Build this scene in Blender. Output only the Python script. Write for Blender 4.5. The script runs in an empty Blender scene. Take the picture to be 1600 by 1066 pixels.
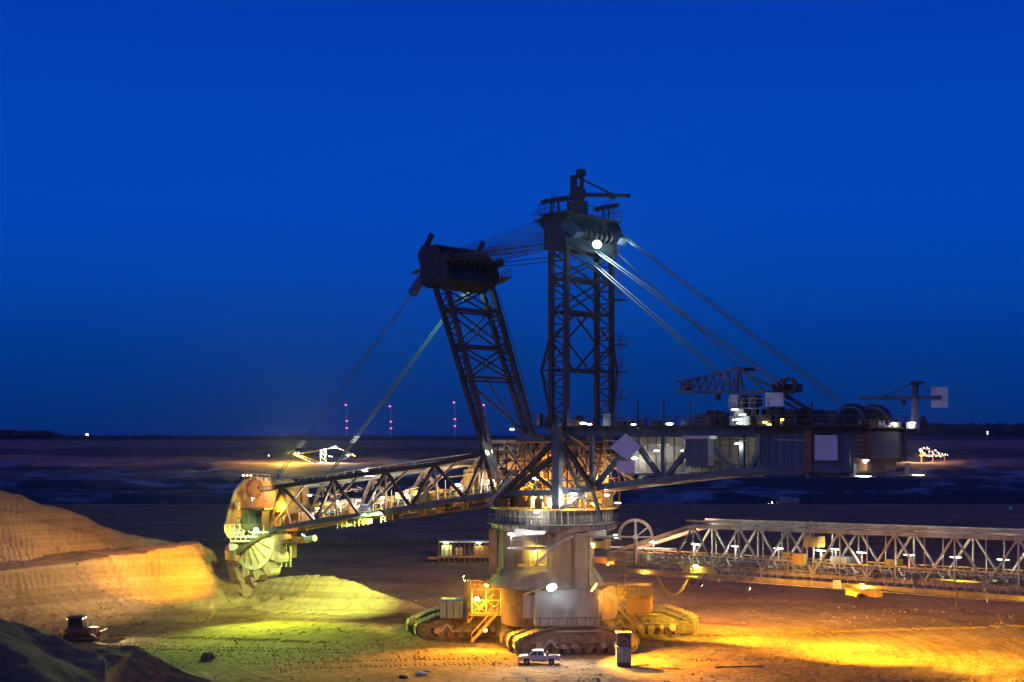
import bpy, math, random
import numpy as np
from mathutils import Vector, Matrix
R = math.radians
random.seed(7)
rng = np.random.default_rng(7)

# ---------------------------------------------------------------- camera, sky, exposure
sc = bpy.context.scene
F, YH, H = 2222.2, 680.0, 29.0            # focal length in photo pixels, horizon row, eye height
cam_d = bpy.data.cameras.new('camera')
cam = bpy.data.objects.new('camera', cam_d)
sc.collection.objects.link(cam)
cam.location = (0, 0, H)
cam.rotation_euler = (R(90), 0, 0)
cam_d.sensor_width = 36
cam_d.lens = 36 * F / 1600
cam_d.shift_y = (YH - 533) / 1600
cam_d.clip_start = 1
cam_d.clip_end = 60000
sc.camera = cam

w = bpy.data.worlds.new('World')
sc.world = w
w.use_nodes = True
nt = w.node_tree
nt.nodes.clear()
wo = nt.nodes.new('ShaderNodeOutputWorld')
bg = nt.nodes.new('ShaderNodeBackground')
tc = nt.nodes.new('ShaderNodeTexCoord')
sx = nt.nodes.new('ShaderNodeSeparateXYZ')
rmp = nt.nodes.new('ShaderNodeValToRGB')
nt.links.new(tc.outputs['Generated'], sx.inputs[0])
nt.links.new(sx.outputs[2], rmp.inputs[0])
def lin(r, g, b):
    f = lambda c: (c/255/12.92 if c/255 <= .04045 else ((c/255+.055)/1.055)**2.4)
    return (f(r), f(g), f(b), 1)
els = rmp.color_ramp.elements
stops = [(0.0, (4, 44, 108)), (0.02, (2, 48, 120)), (0.055, (1, 56, 138)), (0.11, (0, 67, 170)), (0.16, (0, 69, 184)),
         (0.22, (0, 67, 184)), (0.30, (0, 57, 172)), (0.6, (1, 40, 132)), (1.0, (3, 30, 100))]
while len(els) < len(stops):
    els.new(0.5)
for e, (p, c) in zip(els, stops):
    e.position = p
    e.color = lin(*c)
sky = nt.nodes.new('ShaderNodeTexSky')
sky.sky_type = 'NISHITA'
sky.sun_disc = False
sky.sun_elevation = R(-4)
sky.sun_rotation = R(200)
addn = nt.nodes.new('ShaderNodeMix')
addn.data_type = 'RGBA'; addn.blend_type = 'ADD'
addn.inputs[0].default_value = 0.02
nt.links.new(rmp.outputs[0], addn.inputs[6])
nt.links.new(sky.outputs[0], addn.inputs[7])
nt.links.new(addn.outputs[2], bg.inputs[0])
bg.inputs[1].default_value = 1.0
nt.links.new(bg.outputs[0], wo.inputs[0])

# the last of the dusk: a very weak, very broad warm glow from behind the camera at left
sd = bpy.data.lights.new('sun', 'SUN'); sd.energy = .22; sd.angle = R(50); sd.color = (1, .66, .50)
so = bpy.data.objects.new('sun', sd); sc.collection.objects.link(so)
so.rotation_euler = Vector((.45, 1, -.62)).to_track_quat('-Z', 'Y').to_euler()

sc.view_settings.view_transform = 'Standard'
sc.view_settings.look = 'None'
sc.view_settings.exposure = 0.0
sc.view_settings.gamma = 1.0
sc.view_settings.use_curve_mapping = False
sc.render.engine = 'CYCLES'
sc.cycles.use_denoising = True
sc.cycles.max_bounces = 4
sc.cycles.diffuse_bounces = 2
sc.cycles.glossy_bounces = 2
sc.cycles.transmission_bounces = 2
sc.cycles.volume_bounces = 0
sc.cycles.sample_clamp_indirect = 4
sc.cycles.caustics_reflective = False
sc.cycles.caustics_refractive = False

# ---------------------------------------------------------------- helpers
COL = sc.collection
WL = {}                                    # world location of the (unrotated) parents
def P(px, py, D):                          # a photo pixel at depth D
    return Vector(((px-800)/F*D, D, H-(py-YH)/F*D))
def G(px, py, z=0.0):                      # a photo pixel on level z
    D = (H-z)*F/(py-YH)
    return Vector(((px-800)/F*D, D, z))
CX, CY = 6.0, 197.0
CA, SA = math.cos(R(40)), math.sin(R(40))
U = Vector((-CA, SA, 0)); V = Vector((SA, CA, 0)); Z = Vector((0, 0, 1))
def S(u, v, z):                            # machine frame: u towards the wheel, v across, z up
    return Vector((CX, CY, 0)) + U*u + V*v + Z*z
def UZ(px, py, v):
    k = (px-800)/F
    u = (CX+SA*v-k*(CY+CA*v))/(SA*k+CA)
    D = CY+SA*u+CA*v
    return u, H-(py-YH)/F*D
def SP(px, py, v):
    u, z = UZ(px, py, v)
    return S(u, v, z)

MATS = {}
def mat(name, col, rough=.6, metal=0.0, var=.35, scale=.6, col2=None, bump=.0, bscale=6.0, streak=False, spec=.4):
    m = bpy.data.materials.new(name); m.use_nodes = True
    n = m.node_tree; b = n.nodes['Principled BSDF']
    b.inputs['Roughness'].default_value = rough
    b.inputs['Metallic'].default_value = metal
    b.inputs['Specular IOR Level'].default_value = spec
    g = n.nodes.new('ShaderNodeNewGeometry')
    mp = n.nodes.new('ShaderNodeMapping')
    mp.inputs['Scale'].default_value = (1, 1, .18 if streak else 1)
    n.links.new(g.outputs['Position'], mp.inputs[0])
    no = n.nodes.new('ShaderNodeTexNoise'); no.inputs['Scale'].default_value = scale
    no.inputs['Detail'].default_value = 6; no.inputs['Roughness'].default_value = .65
    n.links.new(mp.outputs[0], no.inputs['Vector'])
    cr = n.nodes.new('ShaderNodeValToRGB')
    c = col2 or tuple(x*(1-var) for x in col)
    cr.color_ramp.elements[0].position = .38; cr.color_ramp.elements[0].color = (*c, 1)
    cr.color_ramp.elements[1].position = .62; cr.color_ramp.elements[1].color = (*col, 1)
    n.links.new(no.outputs['Fac'], cr.inputs[0])
    n.links.new(cr.outputs[0], b.inputs['Base Color'])
    if bump:
        n2 = n.nodes.new('ShaderNodeTexNoise'); n2.inputs['Scale'].default_value = bscale; n2.inputs['Detail'].default_value = 5
        n.links.new(g.outputs['Position'], n2.inputs['Vector'])
        bp = n.nodes.new('ShaderNodeBump'); bp.inputs['Strength'].default_value = .6; bp.inputs['Distance'].default_value = bump
        n.links.new(n2.outputs['Fac'], bp.inputs['Height']); n.links.new(bp.outputs[0], b.inputs['Normal'])
    MATS[name] = m
    return m
def emit(name, col, s, sample=False):
    m = bpy.data.materials.new(name); m.use_nodes = True
    n = m.node_tree; n.nodes.clear()
    e = n.nodes.new('ShaderNodeEmission'); e.inputs[0].default_value = (*col, 1); e.inputs[1].default_value = s
    o = n.nodes.new('ShaderNodeOutputMaterial'); n.links.new(e.outputs[0], o.inputs[0])
    if not sample: m.cycles.emission_sampling = 'NONE'
    MATS[name] = m
    return m
M_DARK = mat('dark_steel', (.07, .075, .08), .55, .1, col2=(.06, .04, .03), scale=.8)
M_HEAD = mat('head_steel', (.05, .055, .06), .6, .1, col2=(.04, .03, .03), scale=.8)
M_MAST = mat('mast_steel', (.075, .07, .07), .6, .1, col2=(.07, .045, .035), scale=.5)
M_BLUE = mat('blue_grey_paint', (.12, .165, .22), .5, .1, var=.35, streak=True)
M_TAN = mat('dusty_steel', (.42, .34, .25), .7, 0, col2=(.24, .19, .14), streak=True)
M_GREY = mat('grey_paint', (.46, .45, .43), .5, 0, col2=(.24, .22, .20), streak=True)
M_WHITE = mat('white_paint', (.74, .74, .72), .5, 0, var=.12)
M_BOARD = mat('pale_board', (.62, .66, .82), .6, 0, var=.05)
M_RUST = mat('rusty_steel', (.26, .14, .08), .8, 0, col2=(.12, .07, .05), bump=.03)
M_YELL = mat('yellow_paint', (.62, .40, .08), .5, 0, col2=(.34, .2, .06), streak=True)
M_ORNG = mat('orange_paint', (.62, .30, .10), .55, 0, col2=(.38, .2, .08), streak=True)
M_PEAL = mat('pale_wheel_paint', (.50, .50, .44), .6, 0, col2=(.30, .27, .2), scale=1.2)
M_TRACK = mat('worn_track_steel', (.26, .22, .17), .6, .25, col2=(.16, .12, .08), scale=1.5, bump=.04)
M_MUD = mat('muddy_steel', (.22, .17, .12), .75, 0, col2=(.12, .09, .065), scale=1.3, bump=.04)
M_WALL = mat('stained_wall_steel', (.24, .24, .235), .55, 0, col2=(.13, .125, .12), scale=.9, streak=True)
M_RUB = mat('black_rubber', (.025, .025, .027), .8)
M_GLASS = mat('dark_glass', (.03, .04, .05), .08, 0, var=0, spec=.8)
M_CABLE = mat('cable_steel', (.12, .16, .17), .45, .5, var=.1)
M_CAR = mat('silver_car_paint', (.72, .74, .78), .3, .1, var=.05)
M_GREEN = mat('green_grey_paint', (.38, .45, .39), .6, 0, var=.25, streak=True)
M_RED = mat('red_plastic', (.5, .04, .03), .5)
M_WOOD = mat('weathered_wood', (.25, .18, .12), .9)
M_BELT = mat('dark_belt', (.04, .038, .036), .8)
E_WHITE = emit('white_lamp', (1, .93, .76), 12)
E_COOL = emit('cool_lamp', (.82, .93, 1), 30)
E_ORNG = emit('orange_lamp', (1, .42, .05), 16)
E_GRN = emit('green_white_lamp', (.85, 1, .6), 14)
E_PINK = emit('pink_lamp', (1, .16, .42), 2.2)
E_RED = emit('warm_point', (1, .55, .3), 8)
E_FAR = emit('far_white_point', (.9, .93, 1), 6)

def base(root): return WL.get(root.name, Vector((0, 0, 0)))
def adopt(o, parent):
    if parent is not None:
        o.parent = parent
        o.location = o.location - base(parent)
def thing(name, label, cat, loc=(0, 0, 0), group=None):
    o = bpy.data.objects.new(name, None); COL.objects.link(o)
    o.location = loc; o.empty_display_size = .5
    o['label'] = label; o['category'] = cat
    if group: o['group'] = group
    WL[o.name] = Vector(loc)
    return o
def part(name, parent, loc=None, label=None):
    o = bpy.data.objects.new(name, None); COL.objects.link(o)
    wl = Vector(loc) if loc is not None else base(parent).copy()
    o.location = wl; o.empty_display_size = .3
    WL[o.name] = wl
    adopt(o, parent)
    if label: o['label'] = label
    return o
def tag(o, label, cat, group=None):
    o['label'] = label; o['category'] = cat
    if group: o['group'] = group
    return o

class MB:                                  # collects shapes in world space into ONE mesh
    def __init__(s): s.v = []; s.f = []; s.mi = []
    def _add(s, vs, fs, mi=0):
        n = len(s.v); s.v += [tuple(v) for v in vs]; s.f += [tuple(i+n for i in f) for f in fs]; s.mi += [mi]*len(fs)
        return s
    def box(s, c, size, ax=None, ay=None, az=None, mi=0):
        ax = (ax or Vector((1, 0, 0))); ay = (ay or Vector((0, 1, 0))); az = (az or Z)
        hx, hy, hz = ax*size[0]/2, ay*size[1]/2, az*size[2]/2
        c = Vector(c)
        vs = [c+a*hx+b*hy+d*hz for a in (-1, 1) for b in (-1, 1) for d in (-1, 1)]
        return s._add(vs, [(0, 1, 3, 2), (4, 6, 7, 5), (0, 4, 5, 1), (2, 3, 7, 6), (0, 2, 6, 4), (1, 5, 7, 3)], mi)
    def bar(s, p, q, w_, h=None, mi=0):
        p = Vector(p); q = Vector(q); d = q-p; L = d.length
        if L < 1e-5: return s
        d.normalize(); up = Z if abs(d.z) < .95 else Vector((0, 1, 0))
        a = d.cross(up).normalized(); b = a.cross(d)
        return s.box((p+q)/2, (L, w_, h or w_), d, a, b, mi)
    def tube(s, p, q, r, r2=None, n=8, mi=0, cap=True):
        p = Vector(p); q = Vector(q); d = (q-p).normalized(); up = Z if abs(d.z) < .95 else Vector((0, 1, 0))
        a = d.cross(up).normalized(); b = a.cross(d); r2 = r if r2 is None else r2
        vs = []
        for c, rr in ((p, r), (q, r2)):
            vs += [c+(a*math.cos(t)+b*math.sin(t))*rr for t in [2*math.pi*i/n for i in range(n)]]
        fs = [(i, (i+1) % n, n+(i+1) % n, n+i) for i in range(n)]
        if cap: fs += [tuple(range(n))[::-1], tuple(range(n, 2*n))]
        return s._add(vs, fs, mi)
    def ring(s, c, axis, r0, r1, th, n=32, a0=0, a1=2*math.pi, ref=None, mi=0):   # flat annulus with thickness
        axis = Vector(axis).normalized(); ref = ref or (Z if abs(axis.z) < .9 else Vector((1, 0, 0)))
        a = (ref-axis*ref.dot(axis)).normalized(); b = axis.cross(a); c = Vector(c)
        full = abs(a1-a0-2*math.pi) < 1e-4; m = n if full else n+1
        vs = []
        for i in range(m):
            t = a0+(a1-a0)*i/n; d = a*math.cos(t)+b*math.sin(t)
            for r, h in ((r0, -1), (r1, -1), (r1, 1), (r0, 1)): vs.append(c+d*r+axis*h*th/2)
        fs = []
        for i in range(n):
            j = (i+1) % m
            for k in range(4): fs.append((i*4+k, i*4+(k+1) % 4, j*4+(k+1) % 4, j*4+k))
        if not full: fs += [(0, 1, 2, 3), tuple((m-1)*4+k for k in (3, 2, 1, 0))]
        return s._add(vs, fs, mi)
    def lathe(s, c, prof, n=48, a0=0, a1=2*math.pi, mi=0):      # profile of (r, z) about a vertical axis
        c = Vector(c); full = abs(a1-a0-2*math.pi) < 1e-4; m = n if full else n+1; k = len(prof)
        vs = [c+Vector((r*math.cos(t), r*math.sin(t), z)) for t in [a0+(a1-a0)*i/n for i in range(m)] for r, z in prof]
        fs = [(i*k+j, ((i+1) % m)*k+j, ((i+1) % m)*k+j+1, i*k+j+1) for i in range(n) for j in range(k-1)]
        return s._add(vs, fs, mi)
    def prism(s, pts, d, mi=0):            # polygon pushed along d
        n = len(pts); d = Vector(d); vs = [Vector(p) for p in pts]+[Vector(p)+d for p in pts]
        fs = [tuple(range(n)), tuple(range(n, 2*n))[::-1]]+[(i, n+i, n+(i+1) % n, (i+1) % n) for i in range(n)]
        return s._add(vs, fs, mi)
    def build(s, name, m, parent=None, smooth=False, label=None, loc=None):
        me = bpy.data.meshes.new(name)
        A = np.array(s.v)
        if loc is None: loc = Vector((A.min(0)+A.max(0))/2)
        loc = Vector(loc)
        me.from_pydata([tuple(v) for v in (A-np.array(loc))], [], s.f)
        ms = m if isinstance(m, (list, tuple)) else [m]
        for x in ms: me.materials.append(x)
        if len(ms) > 1: me.polygons.foreach_set('material_index', s.mi)
        if smooth: me.polygons.foreach_set('use_smooth', [True]*len(me.polygons))
        bm_fix(me)
        o = bpy.data.objects.new(name, me); COL.objects.link(o); o.location = loc
        WL[o.name] = loc
        adopt(o, parent)
        if label: o['label'] = label
        return o
import bmesh
def bm_fix(me):
    b = bmesh.new(); b.from_mesh(me); bmesh.ops.recalc_face_normals(b, faces=b.faces); b.to_mesh(me); b.free()

UNIT = {}
def unit(kind, m):
    key = (kind, m.name)
    if key in UNIT: return UNIT[key]
    b = MB()
    if kind == 'box':
        b.box((0, 0, 0), (1, 1, 1))
    elif kind == 'tube':
        b.tube((0, 0, -.5), (0, 0, .5), .5, n=8)
    elif kind == 'ibeam':
        b.box((0, .44, 0), (1, .12, 1)).box((0, -.44, 0), (1, .12, 1)).box((0, 0, 0), (.14, .76, 1))
    elif kind == 'shoe':                   # a track shoe: plate with a raised grouser
        b.box((0, 0, 0), (1, .94, .5)).box((0, -.3, .45), (1, .2, .5))
    me = bpy.data.meshes.new(kind); me.from_pydata(b.v, [], b.f); me.materials.append(m); bm_fix(me)
    UNIT[key] = me
    return me
def beam(name, p, q, w_, h, m, parent, kind='box', roll=None, label=None):
    p = Vector(p); q = Vector(q); d = q-p; L = d.length
    if L < 1e-4: return None
    d.normalize(); up = roll or (Z if abs(d.z) < .97 else V)
    a = d.cross(up).normalized(); b = a.cross(d)*-1
    mt = Matrix((a, b, d)).transposed()
    o = bpy.data.objects.new(name, unit(kind, m)); COL.objects.link(o)
    mw = Matrix.Translation((p+q)/2 - (base(parent) if parent else Vector())) @ mt.to_4x4() @ Matrix.Diagonal((w_, h, L, 1))
    if parent: o.parent = parent
    o.matrix_local = mw
    if label: o['label'] = label
    return o
def lerp(a, b, t): return Vector(a)*(1-t)+Vector(b)*t

def handrail(pts, parent, m=None, h=1.1, step=1.6, r=.045, name='handrail'):
    b = MB()
    for p, q in zip(pts[:-1], pts[1:]):
        p = Vector(p); q = Vector(q); L = (q-p).length; n = max(1, round(L/step))
        for i in range(n+1):
            c = lerp(p, q, i/n); b.bar(c, c+Z*h, r*1.4)
        for k in (1.0, .55): b.bar(p+Z*h*k, q+Z*h*k, r*1.5 if k == 1 else r)
    return b.build(name, m or M_GREY, parent)
def stair(p, q, wdt, side, parent, m=None, name='stair'):
    p = Vector(p); q = Vector(q); side = Vector(side).normalized(); m = m or M_YELL
    b = MB(); n = max(3, int(abs(q.z-p.z)/.24))
    for sgn in (-1, 1):
        o = side*sgn*wdt/2
        b.bar(p+o, q+o, .09, .3); b.bar(p+o+Z*1.05, q+o+Z*1.05, .07)
        for i in range(0, n+1, 4): c = lerp(p, q, i/n)+o; b.bar(c, c+Z*1.05, .06)
    hd = (q-p); hd.z = 0; hd = hd.normalized() if hd.length > .01 else V
    for i in range(n+1): b.box(lerp(p, q, i/n), (.26, wdt, .05), hd, side, Z)
    return b.build(name, m, parent)
def light(pos, col, power, kind='POINT', aim=None, ang=60, blend=.6, r=.15, parent=None):
    d = bpy.data.lights.new('lamp_light', kind); d.color = col; d.energy = power; d.shadow_soft_size = r
    if kind == 'SPOT': d.spot_size = R(ang); d.spot_blend = blend
    o = bpy.data.objects.new('lamp_light', d); COL.objects.link(o); o.location = pos
    if aim is not None:
        o.rotation_euler = (Vector(aim)-Vector(pos)).to_track_quat('-Z', 'Y').to_euler()
    adopt(o, parent)
    return o
WHITE = (1, .90, .70); COOL = (.80, .92, 1); ORANGE = (1, .46, .05); GREEN = (.72, 1, .32); YEL = (1, .80, .10)
def lamp(pos, parent, col=WHITE, em=None, power=300, size=(.75, .3, .22), axis=None, drop=.3, post=None, name='lamp'):
    """a bulkhead lamp: hood, glowing diffuser, and its light just outside the diffuser"""
    pos = Vector(pos); em = em or E_WHITE; ax = axis or U; ay = ax.cross(Z)
    b = MB()
    r_ = (size[1]+size[2])/4; h_ = size[0]/2
    b.tube(pos-ax*h_*.55, pos+ax*h_*.55, r_, n=10, mi=1); b.tube(pos+ax*h_*.55, pos+ax*h_, r_, r_*.35, n=10, mi=1); b.tube(pos-ax*h_*.55, pos-ax*h_, r_, r_*.35, n=10, mi=1)
    b.box(pos+Z*(size[2]/2+.05), (size[0]*1.1, size[1]*1.2, .08), ax, ay, Z, mi=0)
    if post: b.bar(pos+Z*.1, pos+Vector(post), .08, mi=0)
    o = b.build(name, [M_DARK, em], parent)
    if power:
        light(pos-Z*drop, col, power, parent=o, r=.12)
    return o
def flood(pos, aim, parent, col, em, power, ang=90, size=.7, blend=.7, name='floodlight', post=None, r=.2):
    pos = Vector(pos); aim = Vector(aim); d = (aim-pos).normalized(); a = d.cross(Z).normalized(); u = a.cross(d)
    b = MB(); b.tube(pos-d*.45, pos, size*.25, size*.52, n=14, mi=0); b.tube(pos+d*.01, pos+d*.06, size*.46, size*.4, n=16, mi=1)
    b.bar(pos-d*.15, pos-d*.15-Z*size*.9, .1, mi=0)
    if post: b.bar(pos-d*.15, pos+Vector(post), .12, mi=0)
    o = b.build(name, [M_DARK, em], parent)
    light(pos+d*.25, col, power, 'SPOT', aim, ang, blend, r=r, parent=o)
    return o
# ---------------------------------------------------------------- terrain: one height field, cut into named sheets
def vnoise(x, y, seed=0):
    xi = np.floor(x).astype(np.int64); yi = np.floor(y).astype(np.int64); xf = x-xi; yf = y-yi
    def h(a, b):
        n = (a*374761393+b*668265263+seed*1442695041) & 0xffffffff
        n = ((n ^ (n >> 13))*1274126177) & 0xffffffff
        return ((n ^ (n >> 16)) & 0xffff)/65535.0
    sx_ = xf*xf*(3-2*xf); sy_ = yf*yf*(3-2*yf)
    a = h(xi, yi); b = h(xi+1, yi); c = h(xi, yi+1); d = h(xi+1, yi+1)
    return (a*(1-sx_)+b*sx_)*(1-sy_)+(c*(1-sx_)+d*sx_)*sy_
def fbm(x, y, o=4, seed=0):
    s = 0; a = .5
    for i in range(o): s = s+a*(vnoise(x, y, seed+i)-.5); x = x*2.03; y = y*2.03; a *= .5
    return s
def poly_dist(X, Y, pts):
    """signed distance to a polyline (positive on the camera's side), running parameter, and interpolated extra columns"""
    best = np.full(X.shape, 1e9); sgn = np.zeros(X.shape); T = np.zeros(X.shape)
    ex = [np.zeros(X.shape) for _ in range(len(pts[0])-2)]; acc = 0
    for p, q in zip(pts[:-1], pts[1:]):
        dx, dy = q[0]-p[0], q[1]-p[1]; L2 = dx*dx+dy*dy; L = math.sqrt(L2)
        t = np.clip(((X-p[0])*dx+(Y-p[1])*dy)/L2, 0, 1)
        ddx = X-(p[0]+t*dx); ddy = Y-(p[1]+t*dy); d = np.hypot(ddx, ddy)
        m = d < best-1e-9; best[m] = d[m]
        cr = (dx*(Y-p[1])-dy*(X-p[0])); sgn[m] = np.where(cr < 0, 1, -1)[m]
        T[m] = (acc+t*L)[m]
        for i in range(len(ex)): ex[i][m] = (p[2+i]*(1-t)+q[2+i]*t)[m]
        acc += L
    return best*sgn, T, ex
def crest(lst):                            # (px, py, D, plateau width, extra) -> x, y, z, plateau
    out = []
    for px, py, D, pw in lst:
        p = P(px, py, D); out.append((p.x, p.y, p.z, pw))
    return out
LOW = crest([(-420, 960, 190, 14), (-130, 910, 208, 14), (0, 893, 221, 14), (100, 880, 230, 14), (200, 868, 238, 14), (270, 856, 243, 10), (312, 850, 246, 5),
             (345, 864, 247, 2), (372, 890, 247, 1), (400, 909, 246, 1), (440, 905, 244, 1), (492, 897, 241, 1), (540, 908, 238, 1), (582, 921, 236, 0), (640, 940, 232, 0), (690, 958, 229, 0)])
UPP = crest([(-420, 700, 225, 6), (-150, 738, 238, 5), (0, 766, 248, 4), (60, 785, 252, 4), (108, 798, 255, 4), (160, 819, 260, 3), (200, 834, 263, 3), (260, 846, 266, 2), (300, 851, 268, 1), (330, 866, 268, 1)])
FG = crest([(-420, 900, 140, 3), (-100, 935, 148, 2), (0, 966, 152, 2), (52, 1000, 155, 2), (90, 1014, 157, 2), (140, 1014, 159, 2), (212, 1010, 161, 1), (250, 1027, 160, 1), (287, 1050, 159, 0), (330, 1064, 158, 0), (420, 1074, 157, 0)])

def profile(D, side):                      # ground level beyond the working bench, by distance
    k = [(0, 0), (600, 0), (640, -3), (700, -24), (880, -30), (1000, -12), (1080, -11), (1180, -22), (1290, -9), (1330, -8), (1430, 0.5), (1530, 1),
         (1600, 8), (1760, 9), (1850, 14), (2120, 15.5), (2300, 23.5), (2700, 24), (40000, 26)]
    return np.interp(D, [a for a, _ in k], [b for _, b in k])
def height(X, Y):
    h = np.zeros(X.shape); cls = np.zeros(X.shape, int)
    wob = 60*fbm(X/220, Y/500, 3, 5)+22*fbm(X/60, Y/90, 3, 9)
    D = Y+np.where(Y > 560, wob*np.clip((Y-560)/300, 0, 2.2), 0)
    h += profile(D, 0)
    far = Y > 605
    h += np.where(Y > 640, fbm(X/60, Y/60, 4, 3)*np.clip((Y-640)/100, 0, 1)*np.clip((2300-Y)/300, .1, 1)*9, 0)
    cls[far] = 3; cls[Y > 2250] = 4
    # soft relief and wheel ruts on the bench (arcs about the machine)
    r = np.hypot(X-CX, Y-CY); th = np.arctan2(Y-CY, X-CX)
    near = np.clip((420-Y)/120, 0, 1)
    h += near*(fbm(X/14, Y/14, 4, 11)*.7+fbm(X/2.2, Y/2.2, 3, 12)*.28)
    rut = fbm(r/.9+fbm(X/25, Y/25, 2, 8)*6, th*7, 3, 21)*.16+fbm(r/.45, th*9, 2, 22)*.10
    rmask = np.clip((fbm(X/30, Y/12, 3, 33)+.12)*5, 0, 1)*np.clip((r-17)/10, 0, 1)
    h += near*rut*rmask*np.where(Y > 172, 1, .6)
    rg = np.clip((189-Y)/8, 0, 1)*np.clip((X+70)/40, 0, 1)*np.clip((Y-140)/10, 0, 1)
    h += rg*(fbm(X/1.5, Y/.9, 4, 41)*.8*(fbm(X/9, Y/7, 2, 43)+.35))
    h += np.clip((176-Y)/12, 0, 1)*fbm(X/7, Y/3, 3, 44)*.9
    # lower bench cut by the wheel
    d, T, (hz, pw) = poly_dist(X, Y, LOW)
    warp = fbm(X/9, Y/9, 3, 51)*3.0*np.clip(hz/6, .2, 1); d = d+warp*np.clip(np.abs(d)/4, 0, 1)
    df = np.maximum(d, 0)/np.maximum(hz, .3)
    face = np.interp(df, [0, .25, .5, .95, 1.6, 2.3, 3.0], [1, .72, .5, .29, .12, .04, 0])
    flute = np.sin((T+d*.5)*2*math.pi/1.1+fbm(X/3, Y/3, 3, 3)*9)*.045*np.clip(df*8, 0, 1)*np.clip((.45-df)*6, 0, 1)*np.clip(fbm(T/9, T*0+7, 2, 81)*4+.6, 0, 1.5)
    hz = hz+np.clip(hz/4, 0, 1)*(fbm(T/2.6, T*0+3, 3, 15)*.9+fbm(T/.6, T*0+1, 2, 16)*.3)*np.clip((T-40)/20, .3, 1)
    db = np.maximum(-d-pw, 0)
    back = np.clip(1-db*.75/np.maximum(hz, .3), 0, 1)
    hl = np.where(d > 0, hz*face+flute*np.clip((hz-5.5)/3, 0, 1)*2.2, hz*np.where(pw > 0, back, back)+fbm(X/3, Y/3, 3, 77)*.35*back)
    hl += (fbm(X/2.5, Y/2.5, 4, 61)*.7+fbm(X/.8, Y/.8, 3, 62)*.35)*np.clip(hz/5, 0, 1)*np.clip(df, 0, 1)*np.clip(3-df, 0, 1)
    hl = np.where(np.abs(d) < 60, hl, 0)
    on = hl > h+.02; 
    # upper bank
    d2, T2, (hz2, pw2) = poly_dist(X, Y, UPP)
    d2 = d2+fbm(X/8, Y/8, 3, 91)*1.6*np.clip(np.abs(d2)/3, 0, 1)
    dz2 = np.maximum(d2, 0)
    drop = np.interp(dz2, [0, 2.6, 3.4, 7.2, 12, 40], [0, 3.0, 3.35, 7.6, 10.6, 26])
    fl2 = (np.sin(T2*2*math.pi/1.0+dz2*1.3+fbm(X/3, Y/3, 3, 5)*8)*.08*np.clip(fbm(T2/7, T2*0+3, 2, 82)*4+.7, 0, 1.5)+fbm(X/1.3, Y/1.3, 3, 83)*.35)*np.clip(dz2/1.5, 0, 1)
    hz2 = hz2+fbm(T2/2.2, T2*0, 3, 18)*1.0
    hu = np.where(d2 > 0, hz2-drop+fl2, hz2-np.maximum(-d2-pw2, 0)*.72)+fbm(X/2, Y/2, 3, 13)*.3
    floorU = np.where((d2 < 60) & (d2 > -45), 1, 0)
    hu = np.where(floorU > 0, hu, -50)
    hs = np.maximum(hl, hu)
    m = np.clip((hs-h)/.8, 0, 1)*(Y < 420)
    hn = np.where((hs > h) & (Y < 420), hs, h)
    cls[(hs > h+.25) & (Y < 420)] = 1
    h = hn
    # dark heap below the camera
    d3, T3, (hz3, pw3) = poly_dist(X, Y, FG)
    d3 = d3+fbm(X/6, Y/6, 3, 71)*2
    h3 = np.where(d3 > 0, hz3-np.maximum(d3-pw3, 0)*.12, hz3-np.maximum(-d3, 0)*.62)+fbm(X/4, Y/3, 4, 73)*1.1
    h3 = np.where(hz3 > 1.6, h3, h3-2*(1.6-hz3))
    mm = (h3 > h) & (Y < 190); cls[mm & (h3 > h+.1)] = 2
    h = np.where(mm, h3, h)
    return h, cls
kk = np.concatenate([np.linspace(-1.1, -.40, 30, endpoint=False), np.linspace(-.40, -.12, 330, endpoint=False), np.linspace(-.12, .38, 420, endpoint=False), np.linspace(.38, 1.1, 30)])
yy = np.concatenate([np.linspace(95, 140, 40, endpoint=False), np.linspace(140, 270, 380, endpoint=False), np.geomspace(270, 600, 110, endpoint=False),
                     np.geomspace(600, 2400, 170, endpoint=False), np.geomspace(2400, 38000, 22)])
KK, YY = np.meshgrid(kk, yy)
XX = KK*YY
HH, CL = height(XX, YY)
nr, nc = XX.shape
fc = np.maximum.reduce([CL[:-1, :-1], CL[1:, :-1], CL[:-1, 1:], CL[1:, 1:]])
idx = np.arange(nr*nc).reshape(nr, nc)
quads = np.stack([idx[:-1, :-1], idx[:-1, 1:], idx[1:, 1:], idx[1:, :-1]], -1).reshape(-1, 4)
allv = np.stack([XX, YY, HH], -1).reshape(-1, 3)
def ground_z(x, y):
    h, _ = height(np.array([[float(x)]]), np.array([[float(y)]]))
    return float(h[0, 0])

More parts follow.
